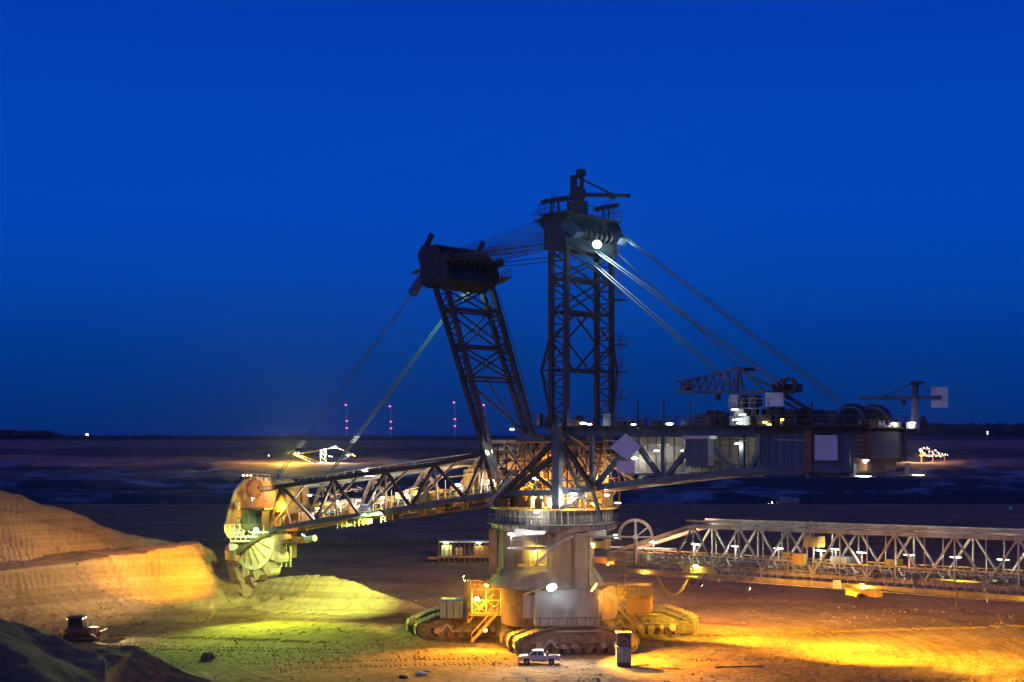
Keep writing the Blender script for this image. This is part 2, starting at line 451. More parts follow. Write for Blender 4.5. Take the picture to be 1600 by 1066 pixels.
def soil(name, c1, c2, c3, fine=.25, streaks=True, strata=False, s1=.045, s2=.35, lit_bands=False):
    m = bpy.data.materials.new(name); m.use_nodes = True; n = m.node_tree; b = n.nodes['Principled BSDF']
    b.inputs['Roughness'].default_value = .92; b.inputs['Specular IOR Level'].default_value = .15
    L = n.links.new
    g = n.nodes.new('ShaderNodeNewGeometry')
    def noise(vec, s, det=6, ro=.6):
        t = n.nodes.new('ShaderNodeTexNoise'); t.inputs['Scale'].default_value = s; t.inputs['Detail'].default_value = det; t.inputs['Roughness'].default_value = ro
        L(vec, t.inputs['Vector']); return t.outputs['Fac']
    def ramp(f, a, c, p0=.4, p1=.6):
        r = n.nodes.new('ShaderNodeValToRGB'); e = r.color_ramp.elements
        e[0].position = p0; e[0].color = (*a, 1); e[1].position = p1; e[1].color = (*c, 1); L(f, r.inputs[0]); return r.outputs[0]
    def mix(f, a, c, bt='MIX'):
        x = n.nodes.new('ShaderNodeMix'); x.data_type = 'RGBA'; x.blend_type = bt
        if isinstance(f, float): x.inputs[0].default_value = f
        else: L(f, x.inputs[0])
        L(a, x.inputs[6]); L(c, x.inputs[7]); return x.outputs[2]
    pos = g.outputs['Position']
    c = ramp(noise(pos, s1, 8, .62), c1, c2)
    c = mix(ramp(noise(pos, s2, 8, .7), (0, 0, 0), (1, 1, 1), .45, .62), c, ramp(noise(pos, 1.3, 5), c3, c2))
    hgt = noise(pos, 1.1, 9, .72)
    if streaks:                              # tyre and track streaks running in arcs round the machine
        vm = n.nodes.new('ShaderNodeVectorMath'); vm.operation = 'SUBTRACT'; L(pos, vm.inputs[0]); vm.inputs[1].default_value = (CX, CY, 0)
        ml = n.nodes.new('ShaderNodeVectorMath'); ml.operation = 'MULTIPLY'; L(vm.outputs[0], ml.inputs[0]); ml.inputs[1].default_value = (1, 1, 0)
        ln = n.nodes.new('ShaderNodeVectorMath'); ln.operation = 'LENGTH'; L(ml.outputs[0], ln.inputs[0])
        sp = n.nodes.new('ShaderNodeSeparateXYZ'); L(vm.outputs[0], sp.inputs[0])
        at = n.nodes.new('ShaderNodeMath'); at.operation = 'ARCTAN2'; L(sp.outputs[1], at.inputs[0]); L(sp.outputs[0], at.inputs[1])
        mu = n.nodes.new('ShaderNodeMath'); mu.operation = 'MULTIPLY'; L(at.outputs[0], mu.inputs[0]); mu.inputs[1].default_value = 3.0
        cb = n.nodes.new('ShaderNodeCombineXYZ'); L(ln.outputs['Value'], cb.inputs[0]); L(mu.outputs[0], cb.inputs[1])
        st = noise(cb.outputs[0], 1.1, 10, .75)
        lines = ramp(st, (.42, .42, .42), (1, 1, 1), .42, .54)
        c = mix(.55, c, lines, 'MULTIPLY')
        c = mix(.6, c, ramp(noise(pos, .8, 10, .8), (.4, .38, .36), (1.05, 1, 1), .40, .58), 'MULTIPLY')
        ad = n.nodes.new('ShaderNodeMath'); ad.operation = 'ADD'; L(hgt, ad.inputs[0]); L(st, ad.inputs[1]); hgt = ad.outputs[0]
    if strata:
        sp = n.nodes.new('ShaderNodeMapping'); sp.inputs['Scale'].default_value = (.02, .02, 1.1); L(pos, sp.inputs[0])
        c = mix(.6, c, ramp(noise(sp.outputs[0], .8, 6, .7), (.5, .42, .36), (1.05, 1.0, .95), .40, .62), 'MULTIPLY')
    if lit_bands:                               # lit, dim and hazy blue bands painted into the terrace colour by height, warped
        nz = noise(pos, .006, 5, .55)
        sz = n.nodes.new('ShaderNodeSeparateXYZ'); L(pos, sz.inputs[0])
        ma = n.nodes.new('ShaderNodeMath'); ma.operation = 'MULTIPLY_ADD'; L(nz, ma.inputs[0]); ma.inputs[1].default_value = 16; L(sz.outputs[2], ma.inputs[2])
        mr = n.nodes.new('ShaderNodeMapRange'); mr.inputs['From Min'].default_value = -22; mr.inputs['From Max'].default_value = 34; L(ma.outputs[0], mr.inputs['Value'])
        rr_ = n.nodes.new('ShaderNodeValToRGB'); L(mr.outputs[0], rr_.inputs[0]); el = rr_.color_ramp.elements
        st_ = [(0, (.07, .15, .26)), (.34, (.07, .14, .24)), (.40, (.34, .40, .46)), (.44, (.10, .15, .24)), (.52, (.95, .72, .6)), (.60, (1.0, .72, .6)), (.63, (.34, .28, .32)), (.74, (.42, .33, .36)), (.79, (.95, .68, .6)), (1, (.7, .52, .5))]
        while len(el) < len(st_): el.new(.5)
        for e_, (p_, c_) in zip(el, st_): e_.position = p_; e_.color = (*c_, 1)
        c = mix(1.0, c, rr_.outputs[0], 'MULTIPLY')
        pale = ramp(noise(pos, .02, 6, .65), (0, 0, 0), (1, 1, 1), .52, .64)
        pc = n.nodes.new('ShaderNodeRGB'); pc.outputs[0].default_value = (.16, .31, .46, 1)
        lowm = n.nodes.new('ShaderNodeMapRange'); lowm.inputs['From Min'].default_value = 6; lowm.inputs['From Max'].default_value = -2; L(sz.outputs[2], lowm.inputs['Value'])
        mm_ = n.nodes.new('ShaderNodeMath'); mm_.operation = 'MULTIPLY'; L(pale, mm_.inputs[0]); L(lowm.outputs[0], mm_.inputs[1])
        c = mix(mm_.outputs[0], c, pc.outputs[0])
    L(c, b.inputs['Base Color'])
    bp = n.nodes.new('ShaderNodeBump'); bp.inputs['Strength'].default_value = .8; bp.inputs['Distance'].default_value = fine
    L(hgt, bp.inputs['Height']); L(bp.outputs[0], b.inputs['Normal'])
    return m
G_FLOOR = soil('bench_soil', (.20, .135, .075), (.40, .27, .145), (.15, .10, .055), .3)
G_BANK = soil('cut_sand', (.34, .235, .125), (.46, .335, .19), (.30, .21, .11), .4, False, True)
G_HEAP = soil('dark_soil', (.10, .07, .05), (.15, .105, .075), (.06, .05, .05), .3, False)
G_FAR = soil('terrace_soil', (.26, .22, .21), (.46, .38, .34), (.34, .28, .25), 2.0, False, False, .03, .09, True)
G_PLAIN = soil('field_soil', (.05, .06, .04), (.07, .08, .05), (.05, .06, .05), .5, False)
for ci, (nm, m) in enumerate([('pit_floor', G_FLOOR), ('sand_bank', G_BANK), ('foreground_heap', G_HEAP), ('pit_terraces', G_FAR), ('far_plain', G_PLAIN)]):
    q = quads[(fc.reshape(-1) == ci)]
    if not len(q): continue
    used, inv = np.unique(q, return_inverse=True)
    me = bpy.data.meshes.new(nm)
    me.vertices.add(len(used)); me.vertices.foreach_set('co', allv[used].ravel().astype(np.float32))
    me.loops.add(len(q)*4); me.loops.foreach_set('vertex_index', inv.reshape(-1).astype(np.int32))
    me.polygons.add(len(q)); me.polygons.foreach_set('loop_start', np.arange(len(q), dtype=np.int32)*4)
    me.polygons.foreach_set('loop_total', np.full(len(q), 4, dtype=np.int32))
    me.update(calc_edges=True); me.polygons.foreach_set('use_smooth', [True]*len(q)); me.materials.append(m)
    o = bpy.data.objects.new(nm, me); COL.objects.link(o); o['kind'] = 'structure'
# ---------------------------------------------------------------- the bucket wheel excavator
EX = thing('bucket_wheel_excavator', 'huge floodlit bucket wheel excavator with two lattice masts digging at the sand bank', 'excavator', (CX, CY, 0))

# ---- crawlers
def crawler(cx, cy, ang, L, Wd, Hm, parent, r=1.15, shoes=True, hump=.36, mt=None, he=None, detail=True):
    """one track: end drums, side frame with road wheels, and a belt of shoes that humps over the frame"""
    mt = mt or M_TRACK; he = he or 2*r+.1
    a = Vector((math.cos(ang), math.sin(ang), 0)); n = Vector((-a.y, a.x, 0))
    pr = part('crawler', parent, (cx, cy, 0))
    def W(s, z, l=0): return Vector((cx, cy, 0))+a*s+n*l+Z*z
    pts = []
    xs = L/2-r
    for t in np.linspace(-90, 75, 7): pts.append((xs+r*math.cos(R(t)), r+.12+r*math.sin(R(t))))
    pts += [(L*.30, Hm-.5), (L*hump*.5, Hm), (-L*hump*.5, Hm), (-L*.30, Hm-.45)]
    for t in np.linspace(105, 270, 7): pts.append((-xs+r*math.cos(R(t)), r+.12+r*math.sin(R(t))))
    cl = pts+[pts[0]]
    seg = [math.dist(p, q) for p, q in zip(cl[:-1], cl[1:])]; tot = sum(seg); N = int(tot/.68)
    sb = MB()
    for i in range(N):
        s = i*tot/N; k = 0
        while s > seg[k]: s -= seg[k]; k += 1
        p, q = cl[k], cl[k+1]; t = s/seg[k]
        x, z = p[0]+(q[0]-p[0])*t, p[1]+(q[1]-p[1])*t
        dx, dz = (q[0]-p[0])/seg[k], (q[1]-p[1])/seg[k]
        d = (a*dx+Z*dz); up = d.cross(n)*-1
        if up.dot(W(x, z)-W(0, Hm*.45)) < 0: up = -up
        if shoes:
            o = bpy.data.objects.new('track_shoe', unit('shoe', mt)); COL.objects.link(o); o.parent = pr
            mm = Matrix((n, d, up)).transposed()
            if mm.determinant() < 0: mm = Matrix((-n, d, up)).transposed()
            o.matrix_local = Matrix.Translation(W(x, z)-base(pr)) @ mm.to_4x4() @ Matrix.Diagonal((Wd, .66, .24, 1))
        else:
            sb.box(W(x, z), (Wd, .62, .12), n, d, up); sb.box(W(x, z)+up*.11, (Wd, .14, .12), n, d, up)
    if not shoes: sb.build('track_belt', mt, pr)['kind'] = 'stuff'
    # belt core just inside the shoes
    core = MB(); 
    core.prism([W(x*.985, (z-1.2)*.95+1.2, -Wd*.43) for x, z in pts], n*Wd*.86)
    core.build('track_core', M_DARK, pr)
    fr = MB()
    for l in (-Wd*.5-.02, Wd*.5-.26):
        fr.prism([W(-L*.38, .9, l), W(-L*.38, 2.1, l), W(-L*.29, Hm-.95, l), (W(-L*.17, Hm-.42, l)), W(L*.17, Hm-.42, l), W(L*.29, Hm-.95, l), W(L*.38, 2.1, l), W(L*.38, .9, l)], n*.28)
    fr.build('side_frame', M_MUD, pr)
    l0 = -Wd*.5-.14
    nw = 9
    for i in range(nw):
        x = -L*.36+L*.72*i/(nw-1); w_ = MB(); w_.tube(W(x, .62, l0-.05), W(x, .62, l0+.5), .5, n=12); w_.tube(W(x, .62, l0-.16), W(x, .62, l0), .2, n=8); w_.build('road_wheel', M_MUD if i % 2 else M_RUST, pr)
    for sx_, nm in ((-1, 'idler_wheel'), (1, 'drive_sprocket')):
        w_ = MB(); w_.tube(W(sx_*xs, r+.12, l0-.05), W(sx_*xs, r+.12, l0+.5), r*.86, n=20); w_.tube(W(sx_*xs, r+.12, l0-.22), W(sx_*xs, r+.12, l0), r*.4, n=12); w_.ring(W(sx_*xs, r+.12, l0-.1), n, r*.62, r*.76, .12, 20)
        w_.build(nm, M_MUD, pr)
    if detail:
        b = MB(); b.bar(W(-L*.17, Hm-.6, l0-.1), W(L*.17, Hm-.6, l0-.1), .12, .16); b.bar(W(-L*.37, 1.7, l0-.08), W(L*.37, 1.7, l0-.08), .1, .14); b.build('frame_flange', M_TAN, pr)
        for x, rr_ in ((-L*.31, .5), (L*.31, .5), (L*.2, .36)):
            b = MB(); b.tube(W(x, 1.25, l0-.7), W(x, 1.25, l0), rr_, n=14); b.tube(W(x, 1.25, l0-.85), W(x, 1.25, l0-.7), rr_*.6, n=12); b.build('drive_gearbox', M_TAN, pr)
        for x in (-L*.22,):                  # A-shaped bogie beam
            b = MB(); b.bar(W(x-.9, 1.0, l0-.12), W(x, 2.1, l0-.12), .22, .3); b.bar(W(x+.9, 1.0, l0-.12), W(x, 2.1, l0-.12), .22, .3); b.build('bogie_beam', M_GREY, pr)
        b = MB(); b.tube(W(.1, 2.0, l0-.25), W(.1, 2.0, l0), .45, n=16).tube(W(.1, 2.0, l0-.38), W(.1, 2.0, l0-.2), .2, n=12); b.build('pivot_boss', M_MUD, pr)
        for x, w2, h2 in ((-L*.10, 1.5, .7), (L*.12, 1.3, .65), (L*.25, .9, .5)):
            b = MB(); b.box(W(x, 2.05 if abs(x) < L*.2 else 1.5, l0-.1), (w2, .22, h2), a, n, Z); b.build('frame_box', M_MUD, pr)
        for x in (-L*.12, -L*.02, L*.1, L*.19):
            b = MB(); b.prism([W(x-.6, .9, l0-.16), W(x+.6, .9, l0-.16), W(x+.35, 1.55, l0-.16), W(x-.5, 1.45, l0-.16)], n*.14); b.build('rocker_plate', M_MUD if x > 0 else M_TAN, pr)
    return pr
def floor_pt(px, py): return G(px, py)
NA = R(7)
ctr = G(903, 1024); dirn = Vector((math.cos(NA), math.sin(NA), 0)); nrm = Vector((-dirn.y, dirn.x, 0))
for k in range(3):
    c = ctr+nrm*(1.5+k*3.5)-dirn*(.55*k)
    crawler(c.x, c.y, NA, 16.6-.2*k, 2.7, 3.75, EX, shoes=True)
LA = R(8)
cl = G(735, 997); dl = Vector((math.cos(LA), math.sin(LA), 0)); nl = Vector((-dl.y, dl.x, 0))
for k in range(2):
    c = cl+nl*(1.5+k*4.0)-dl*(.9*k)
    crawler(c.x, c.y, LA, 15.6, 3.0, 3.7, EX, shoes=True, mt=M_TRACK)
RA = R(-12)
cr_ = G(1003, 992); dr = Vector((math.cos(RA), math.sin(RA), 0)); nr_ = Vector((-dr.y, dr.x, 0))
for k in range(2):
    c = cr_+nr_*(1.5+k*4.2)+dr*(.4*k)
    crawler(c.x, c.y, RA, 14.5, 3.0, 3.6, EX, shoes=(k == 0), mt=M_TRACK)

# ---- undercarriage: housings over the crawlers, base pillar with skirt
UC = part('undercarriage', EX)
def quadbox(px0, px1, pyt, pyb, D, depth, name, m, parent=UC, ang=0.0, label=None):
    a = Vector((math.cos(ang), math.sin(ang), 0)); n = Vector((-a.y, a.x, 0))
    p0, p1 = P(px0, pyb, D), P(px1, pyt, D)
    wd, ht = p1.x-p0.x, p1.z-p0.z
    c = Vector(((p0.x+p1.x)/2, D, (p0.z+p1.z)/2))+n*depth/2
    b = MB(); b.box(c, (wd, depth, ht), a, n, Z)
    return b.build(name, m, parent, label=label), c, a, n, wd, ht
hb, hc, ha, hn, hw, hh = quadbox(836, 937, 922, 978, 187.5, 7.5, 'front_housing', M_WALL, ang=R(4))
def on_face(s, z, off=-.06): return hc+ha*s*hw/2+Z*z*hh/2-hn*(7.5/2-off*-1)
fc_ = hc-hn*3.79
for i in range(7):
    p = fc_+ha*(-hw/2+hw*(i+.5)/7)
    beam('panel_rib', p-Z*hh*.5, p-Z*hh*.28, .08, .08, M_DARK, UC)
beam('panel_rib', fc_-ha*hw*.5-Z*hh*.28, fc_+ha*hw*.5-Z*hh*.28, .08, .1, M_DARK, UC)
b = MB(); b.ring(fc_+Z*.35+ha*.4, hn, .0, .01, .02); 
b = MB()
q = fc_+ha*.6+Z*.5
for s, t, w_, h_ in ((-.95, 0, .1, 1.9), (.95, 0, .1, 1.9), (0, .95, 1.9, .1), (0, -.95, 1.9, .1)):
    b.box(q+ha*s+Z*t, (w_, .1, h_), ha, hn, Z)
b.build('access_hatch', M_WALL, UC)
# roof slopes of the housing
b = MB(); p = P(822, 927, 188)
b.prism([P(818, 931, 187), P(845, 921, 187.5), P(868, 914, 189), P(866, 909, 196), P(828, 918, 196)], Z*.25); b.build('sloped_cover', M_YELL, UC)
quadbox(816, 838, 930, 966, 189, 4, 'side_housing', M_GREY, ang=R(-30))
b = MB(); b.prism([P(940, 925, 188), P(960, 940, 190), P(960, 966, 190), P(940, 970, 188)], Vector((.8, 5, 0))); b.build('side_wing', M_ORNG, UC)
quadbox(952, 962, 920, 945, 194, 4, 'bearing_post', M_ORNG)
# left crawler group housing with stairs
quadbox(728, 736, 905, 968, 198.5, 5, 'column', M_DARK)
lb, lc, la, ln, lw, lh = quadbox(736, 822, 908, 962, 199.5, 7, 'left_housing', M_RUST)
for i in range(9):
    p = lc-ln*3.55+la*(-lw/2+lw*(i+.5)/9)
    beam('rib_plate', p-Z*lh*.48, p+Z*lh*.48, .12, .14, M_TAN, UC)
b = MB()
pA, pB = P(733, 918, 196.5), P(812, 918, 196.5)
pf = []
for px in (737, 760, 783, 806):
    beam('frame_post', P(px, 919, 196.3), P(px, 960, 196.3), .22, .22, M_YELL, UC)
for py in (921, 938, 958):
    beam('frame_rail', P(737, py, 196.3), P(806, py, 196.3), .2, .2, M_YELL, UC)
for px in (737, 760, 783):
    beam('frame_brace', P(px, 938, 196.3), P(px+23, 958, 196.3), .12, .12, M_YELL, UC)
    beam('frame_brace', P(px+23, 938, 196.3), P(px, 958, 196.3), .12, .12, M_YELL, UC)
handrail([P(735, 920, 196), P(808, 920, 196), P(822, 945, 193)], UC, M_YELL, r=.06)
b = MB(); b.box(P(771, 960, 197.5), (6.6, 2.2, .2)); b.build('landing', M_YELL, UC)
stair(P(737, 1002, 195.0), P(778, 957, 196.0), 1.3, (0, 1, 0), UC, M_YELL)
stair(P(731, 972, 198.0), P(771, 928, 198.0), 1.0, (0, 1, 0), UC, M_YELL)
stair(P(786, 957, 196.0), P(800, 930, 197), 1.0, (0, 1, 0), UC, M_YELL)
o1, *_ = quadbox(688, 729, 939, 966, 199.5, 4.5, 'fuel_tank', M_BLUE)
for i in range(1, 4):
    p = P(688+41*i/4, 939, 199.4); beam('tank_seam', p, P(688+41*i/4, 965.6, 199.4), .06, .06, M_DARK, UC)
# beam from the centre pillar out to the right crawlers
quadbox(940, 1016, 915, 935, 203, 4, 'outrigger_beam', M_RUST, ang=R(-10))
quadbox(978, 1016, 934, 958, 203.5, 4.5, 'right_housing', M_ORNG, ang=R(-10))
stair(P(1006, 992, 198.5), P(966, 950, 199.5), 1.3, (0, 1, 0), UC, M_YELL)
stair(P(962, 948, 200), P(978, 925, 200), 1.1, (0, 1, 0), UC, M_ORNG)
b = MB(); b.box(P(985, 928, 200.5), (4.4, 2.4, .2)); b.build('landing', M_RUST, UC)
handrail([P(966, 927, 199.5), P(1000, 927, 199.5), P(1000, 926, 202)], UC, M_ORNG, r=.06)
beam('lamp_post', P(975, 925, 202), P(975, 897, 202), .25, .25, M_RUST, UC)
for dx in (-1, 1): beam('lamp_arm', P(975, 899, 202), P(975+6*dx, 898, 202), .14, .14, M_ORNG, UC)
# pillar
PC = (CX-1.3, CY-.8, 0)
b = MB(); b.lathe(PC, [(0, 9.4), (6.9, 9.4), (6.7, 9.9), (6.5, 10.6), (6.5, 16.0), (0, 16.0)], 64); b.build('base_pillar', M_TAN, UC, smooth=False)
b = MB(); b.lathe(PC, [(6.6, 10.9), (7.6, 9.4), (7.9, 8.9), (7.9, 8.4), (6.4, 8.4)], 64); b.build('pillar_skirt', M_TAN, UC)
b = MB(); b.lathe(PC, [(0, 3.2), (6.2, 3.2), (6.2, 8.3), (0, 8.3)], 40); b.build('lower_drum', M_RUST, UC)
for t in range(24):
    a_ = 2*math.pi*t/24; d = Vector((math.cos(a_), math.sin(a_), 0)); c = Vector(PC)+d*6.53
    if d.y < .4: beam('pillar_rib', c+Z*10.7, c+Z*15.9, .1, .12, M_TAN, UC)
quadbox(867, 893, 832, 920, 189.2, 5, 'cable_column', M_TAN, label='darker boxed column in front of the pillar')
quadbox(895, 919, 833, 920, 189.0, 6, 'belt_shaft', M_TAN)
for px in (893, 897, 920): beam('column_pipe', P(px, 835, 188.8), P(px, 920, 188.8), .14, .14, M_RUST, UC)
quadbox(764, 776, 826, 897, 193, 1.2, 'hanging_leg', M_RUST)
# galleries under the slewing ring
GAL = part('gallery', EX)
b = MB(); b.prism([P(806, 828, 189), P(856, 828, 189), P(850, 836, 187), P(800, 840, 187)], Z*.15); b.build('canopy_roof', M_WHITE, GAL)
b = MB(); b.box(P(826, 857, 188), (5.6, 3, .18)); b.build('gallery_floor', M_GREY, GAL)
handrail([P(798, 857, 187), P(858, 857, 187)], GAL, M_GREY)
for px in (799, 818, 838, 857): beam('gallery_post', P(px, 835, 187), P(px, 857, 187), .1, .1, M_GREY, GAL)
stair(P(857, 858, 186.8), P(895, 838, 187.2), 1.0, (0, 1, 0), GAL, M_GREY)
stair(P(838, 880, 187.2), P(868, 857, 187.0), 1.0, (0, 1, 0), GAL, M_GREY)
b = MB(); b.box(P(830, 884, 188.2), (3.6, 2.2, .18)); b.build('gallery_floor', M_YELL, GAL)
for px in (819, 826, 833, 840): beam('gallery_post', P(px, 858, 187.6), P(px, 884, 187.6), .09, .09, M_YELL, GAL)
for py in (862, 869, 876, 883): beam('gallery_rail', P(819, py, 187.6), P(840, py, 187.6), .08, .08, M_YELL, GAL)
b = MB(); b.box(P(928, 838, 191), (7, 3, .2)); b.build('gallery_floor', M_GREY, GAL)
handrail([P(888, 838, 189.5), P(948, 838, 189.5), P(953, 838, 193)], GAL, M_GREY)
b = MB(); b.box(P(915, 834, 190.5), (5.4, 1.5, .9)); b.build('pipe_duct', M_WHITE, GAL)
b = MB(); b.tube(P(935, 846, 190), P(935, 856, 190), .9, n=16); b.build('drive_motor', M_YELL, GAL)
b = MB(); b.tube(P(948, 842, 190), P(948, 858, 190), .5, n=14); b.build('drive_motor', M_YELL, GAL)

# ---- slewing platform
SL = part('slewing_platform', EX)
c0 = (CX-.2, CY, 0)
b = MB(); b.lathe(c0, [(0, 16.05), (8.35, 16.05), (8.7, 16.3), (8.7, 17.0), (8.35, 17.05), (0, 17.05)], 72); b.build('slewing_ring', M_GREY, SL)
b = MB(); b.lathe(c0, [(8.0, 17.05), (8.0, 19.0), (7.8, 19.0), (7.8, 17.05)], 72); b.build('ring_wall', M_WALL, SL)
for t in range(60):
    a_ = 2*math.pi*t/60; d = Vector((math.cos(a_), math.sin(a_), 0)); c = Vector(c0)+d*8.08
    if d.y < .35: beam('wall_rib', c+Z*17.1, c+Z*18.98, .13, .16, M_GREY, SL)
for t in range(20):
    a_ = -math.pi+math.pi*t/19; d = Vector((math.cos(a_), math.sin(a_), 0)); c = Vector(c0)+d*8.72
    beam('ring_bolt_plate', c+Z*16.35, c+Z*16.95, .1, .06, M_DARK, SL)
b = MB(); b.lathe(c0, [(0, 18.95), (8.9, 18.95), (8.9, 19.15), (0, 19.15)], 72); b.build('platform_deck', M_YELL, SL)
hp = [Vector(c0)+Vector((9.0*math.cos(t), 9.0*math.sin(t), 17.05)) for t in np.linspace(-math.pi, 0, 25)]
b = MB(); b.lathe(c0, [(8.72, 16.9), (9.3, 16.9), (9.3, 17.04), (8.72, 17.04)], 72); b.build('walkway_ring', M_DARK, SL)
handrail(hp, SL, M_GREY, step=1.2, r=.035)
# machinery on the deck: hopper, chutes, ribbed cover, tanks (all lit yellow)
MC = part('transfer_machinery', EX)
def SB(u0, u1, v0, v1, z0, z1): return MB().box(S((u0+u1)/2, (v0+v1)/2, (z0+z1)/2), (abs(u1-u0), abs(v1-v0), z1-z0), U, V, Z)
SB(5.5, 7.5, -1, 3, 19.2, 21.6).build('drive_house', M_YELL, MC)
SB(-6.5, -4.5, 2, 4.6, 19.2, 21.0).build('drive_house', M_YELL, MC)
SB(2, 4.2, 3.0, 5.0, 23.2, 24.8).build('drive_house', M_YELL, MC)
hz = [S(-4.2, -2.2, 26), S(-.2, -2.2, 26), S(-.2, 3, 26), S(-4.2, 3, 26)]
hz2 = [S(-3.2, -.6, 21.5), S(-1.5, -.6, 21.5), S(-1.5, 1.4, 21.5), S(-3.2, 1.4, 21.5)]
b = MB(); b._add(hz+hz2, [(0, 1, 5, 4), (1, 2, 6, 5), (2, 3, 7, 6), (3, 0, 4, 7), (4, 5, 6, 7)]); b.build('hopper', M_ORNG, MC)
b = MB(); b.bar(S(-1, 0, 25.5), S(-6.5, 0, 20.2), 2.4, 1.2); b.build('chute', M_YELL, MC)
b = MB(); b.bar(S(8, 0, 24.5), S(0, 0, 27), 2.2, .9); b.build('boom_tail_belt', M_ORNG, MC)
for i in range(6):
    for j in range(4):
        pass
gb = MB()
for i in range(8): gb.bar(S(-2-i*.6, -4.5, 19.8), S(-2-i*.6, -4.5, 22), .1)
for j in range(4): gb.bar(S(-2, -4.5, 19.9+j*.65), S(-6.4, -4.5, 19.9+j*.65), .1)
gb.build('grating_screen', M_YELL, MC)
for u_, v_, r_, h_ in ((2.5, -4.3, .8, 2.0), (.2, -5.0, .6, 1.5), (6, -5, .7, 1.7), (-1.5, -5.6, .5, 1.3)):
    b = MB(); b.tube(S(u_, v_, 19.2), S(u_, v_, 19.2+h_), r_, n=16); b.tube(S(u_, v_, 19.2+h_), S(u_, v_, 19.5+h_), r_*.6, n=12); b.build('slew_drive', M_YELL, MC)
for k in range(22):
    u_, v_ = random.uniform(-6, 6), random.uniform(-5, 4); h_ = random.uniform(.6, 1.8); s_ = random.uniform(.5, 1.4)
    SB(u_, u_+s_, v_, v_+s_, 19.2, 19.2+h_).build('switch_box', random.choice([M_YELL, M_ORNG, M_GREY]), MC)
stair(S(6.8, -6.3, 19.2), S(2.3, -6.3, 23.2), 1, V, MC, M_GREY)
for z0 in (23.0, 26.2):
    SB(-7, 7, 3.4, 5.6, z0, z0+.15).build('work_platform', M_ORNG, MC)
    handrail([S(-7, 3.4, z0+.15), S(7, 3.4, z0+.15)], MC, M_ORNG)
SB(3, 8, -5.8, -4, 22.9, 23.05).build('work_platform', M_YELL, MC)
handrail([S(3, -5.8, 23.05), S(8, -5.8, 23.05)], MC, M_YELL)
for k in range(46):
    p = S(random.uniform(-7, 7), random.uniform(-4, 5), random.uniform(19.5, 24)); q = p+U*random.uniform(-4, 4)+Z*random.uniform(1.5, 5)+V*random.uniform(-1, 1)
    beam('service_pipe', p, q, random.uniform(.1, .24), .16, random.choice([M_YELL, M_ORNG, M_TAN, M_DARK]), MC, 'tube')

# dense lattice in front of and around the machinery
def lattice(u0, u1, z0, z1, v, nx, nz, m, w_=.16):
    for i in range(nx+1):
        u_ = u0+(u1-u0)*i/nx; beam('lattice_post', S(u_, v, z0), S(u_, v, z1), w_, w_, m, MC)
    for j in range(nz+1):
        z_ = z0+(z1-z0)*j/nz; beam('lattice_rail', S(u0, v, z_), S(u1, v, z_), w_, w_, m, MC)
    for i in range(nx):
        for j in range(nz):
            a_, b_ = (i, i+1) if (i+j) % 2 else (i+1, i)
            beam('lattice_brace', S(u0+(u1-u0)*a_/nx, v, z0+(z1-z0)*j/nz), S(u0+(u1-u0)*b_/nx, v, z0+(z1-z0)*(j+1)/nz), w_*.8, w_*.8, m, MC)
lattice(1.0, 7.6, 19.2, 27.5, -3.4, 4, 4, M_DARK)
lattice(-7.5, -1.0, 19.2, 26.5, -2.8, 4, 4, M_DARK)
lattice(-7.5, 7.5, 19.2, 28.0, 1.2, 7, 4, M_ORNG)
lattice(-7.0, 7.0, 19.2, 27.0, 5.4, 6, 3, M_RUST, .22)
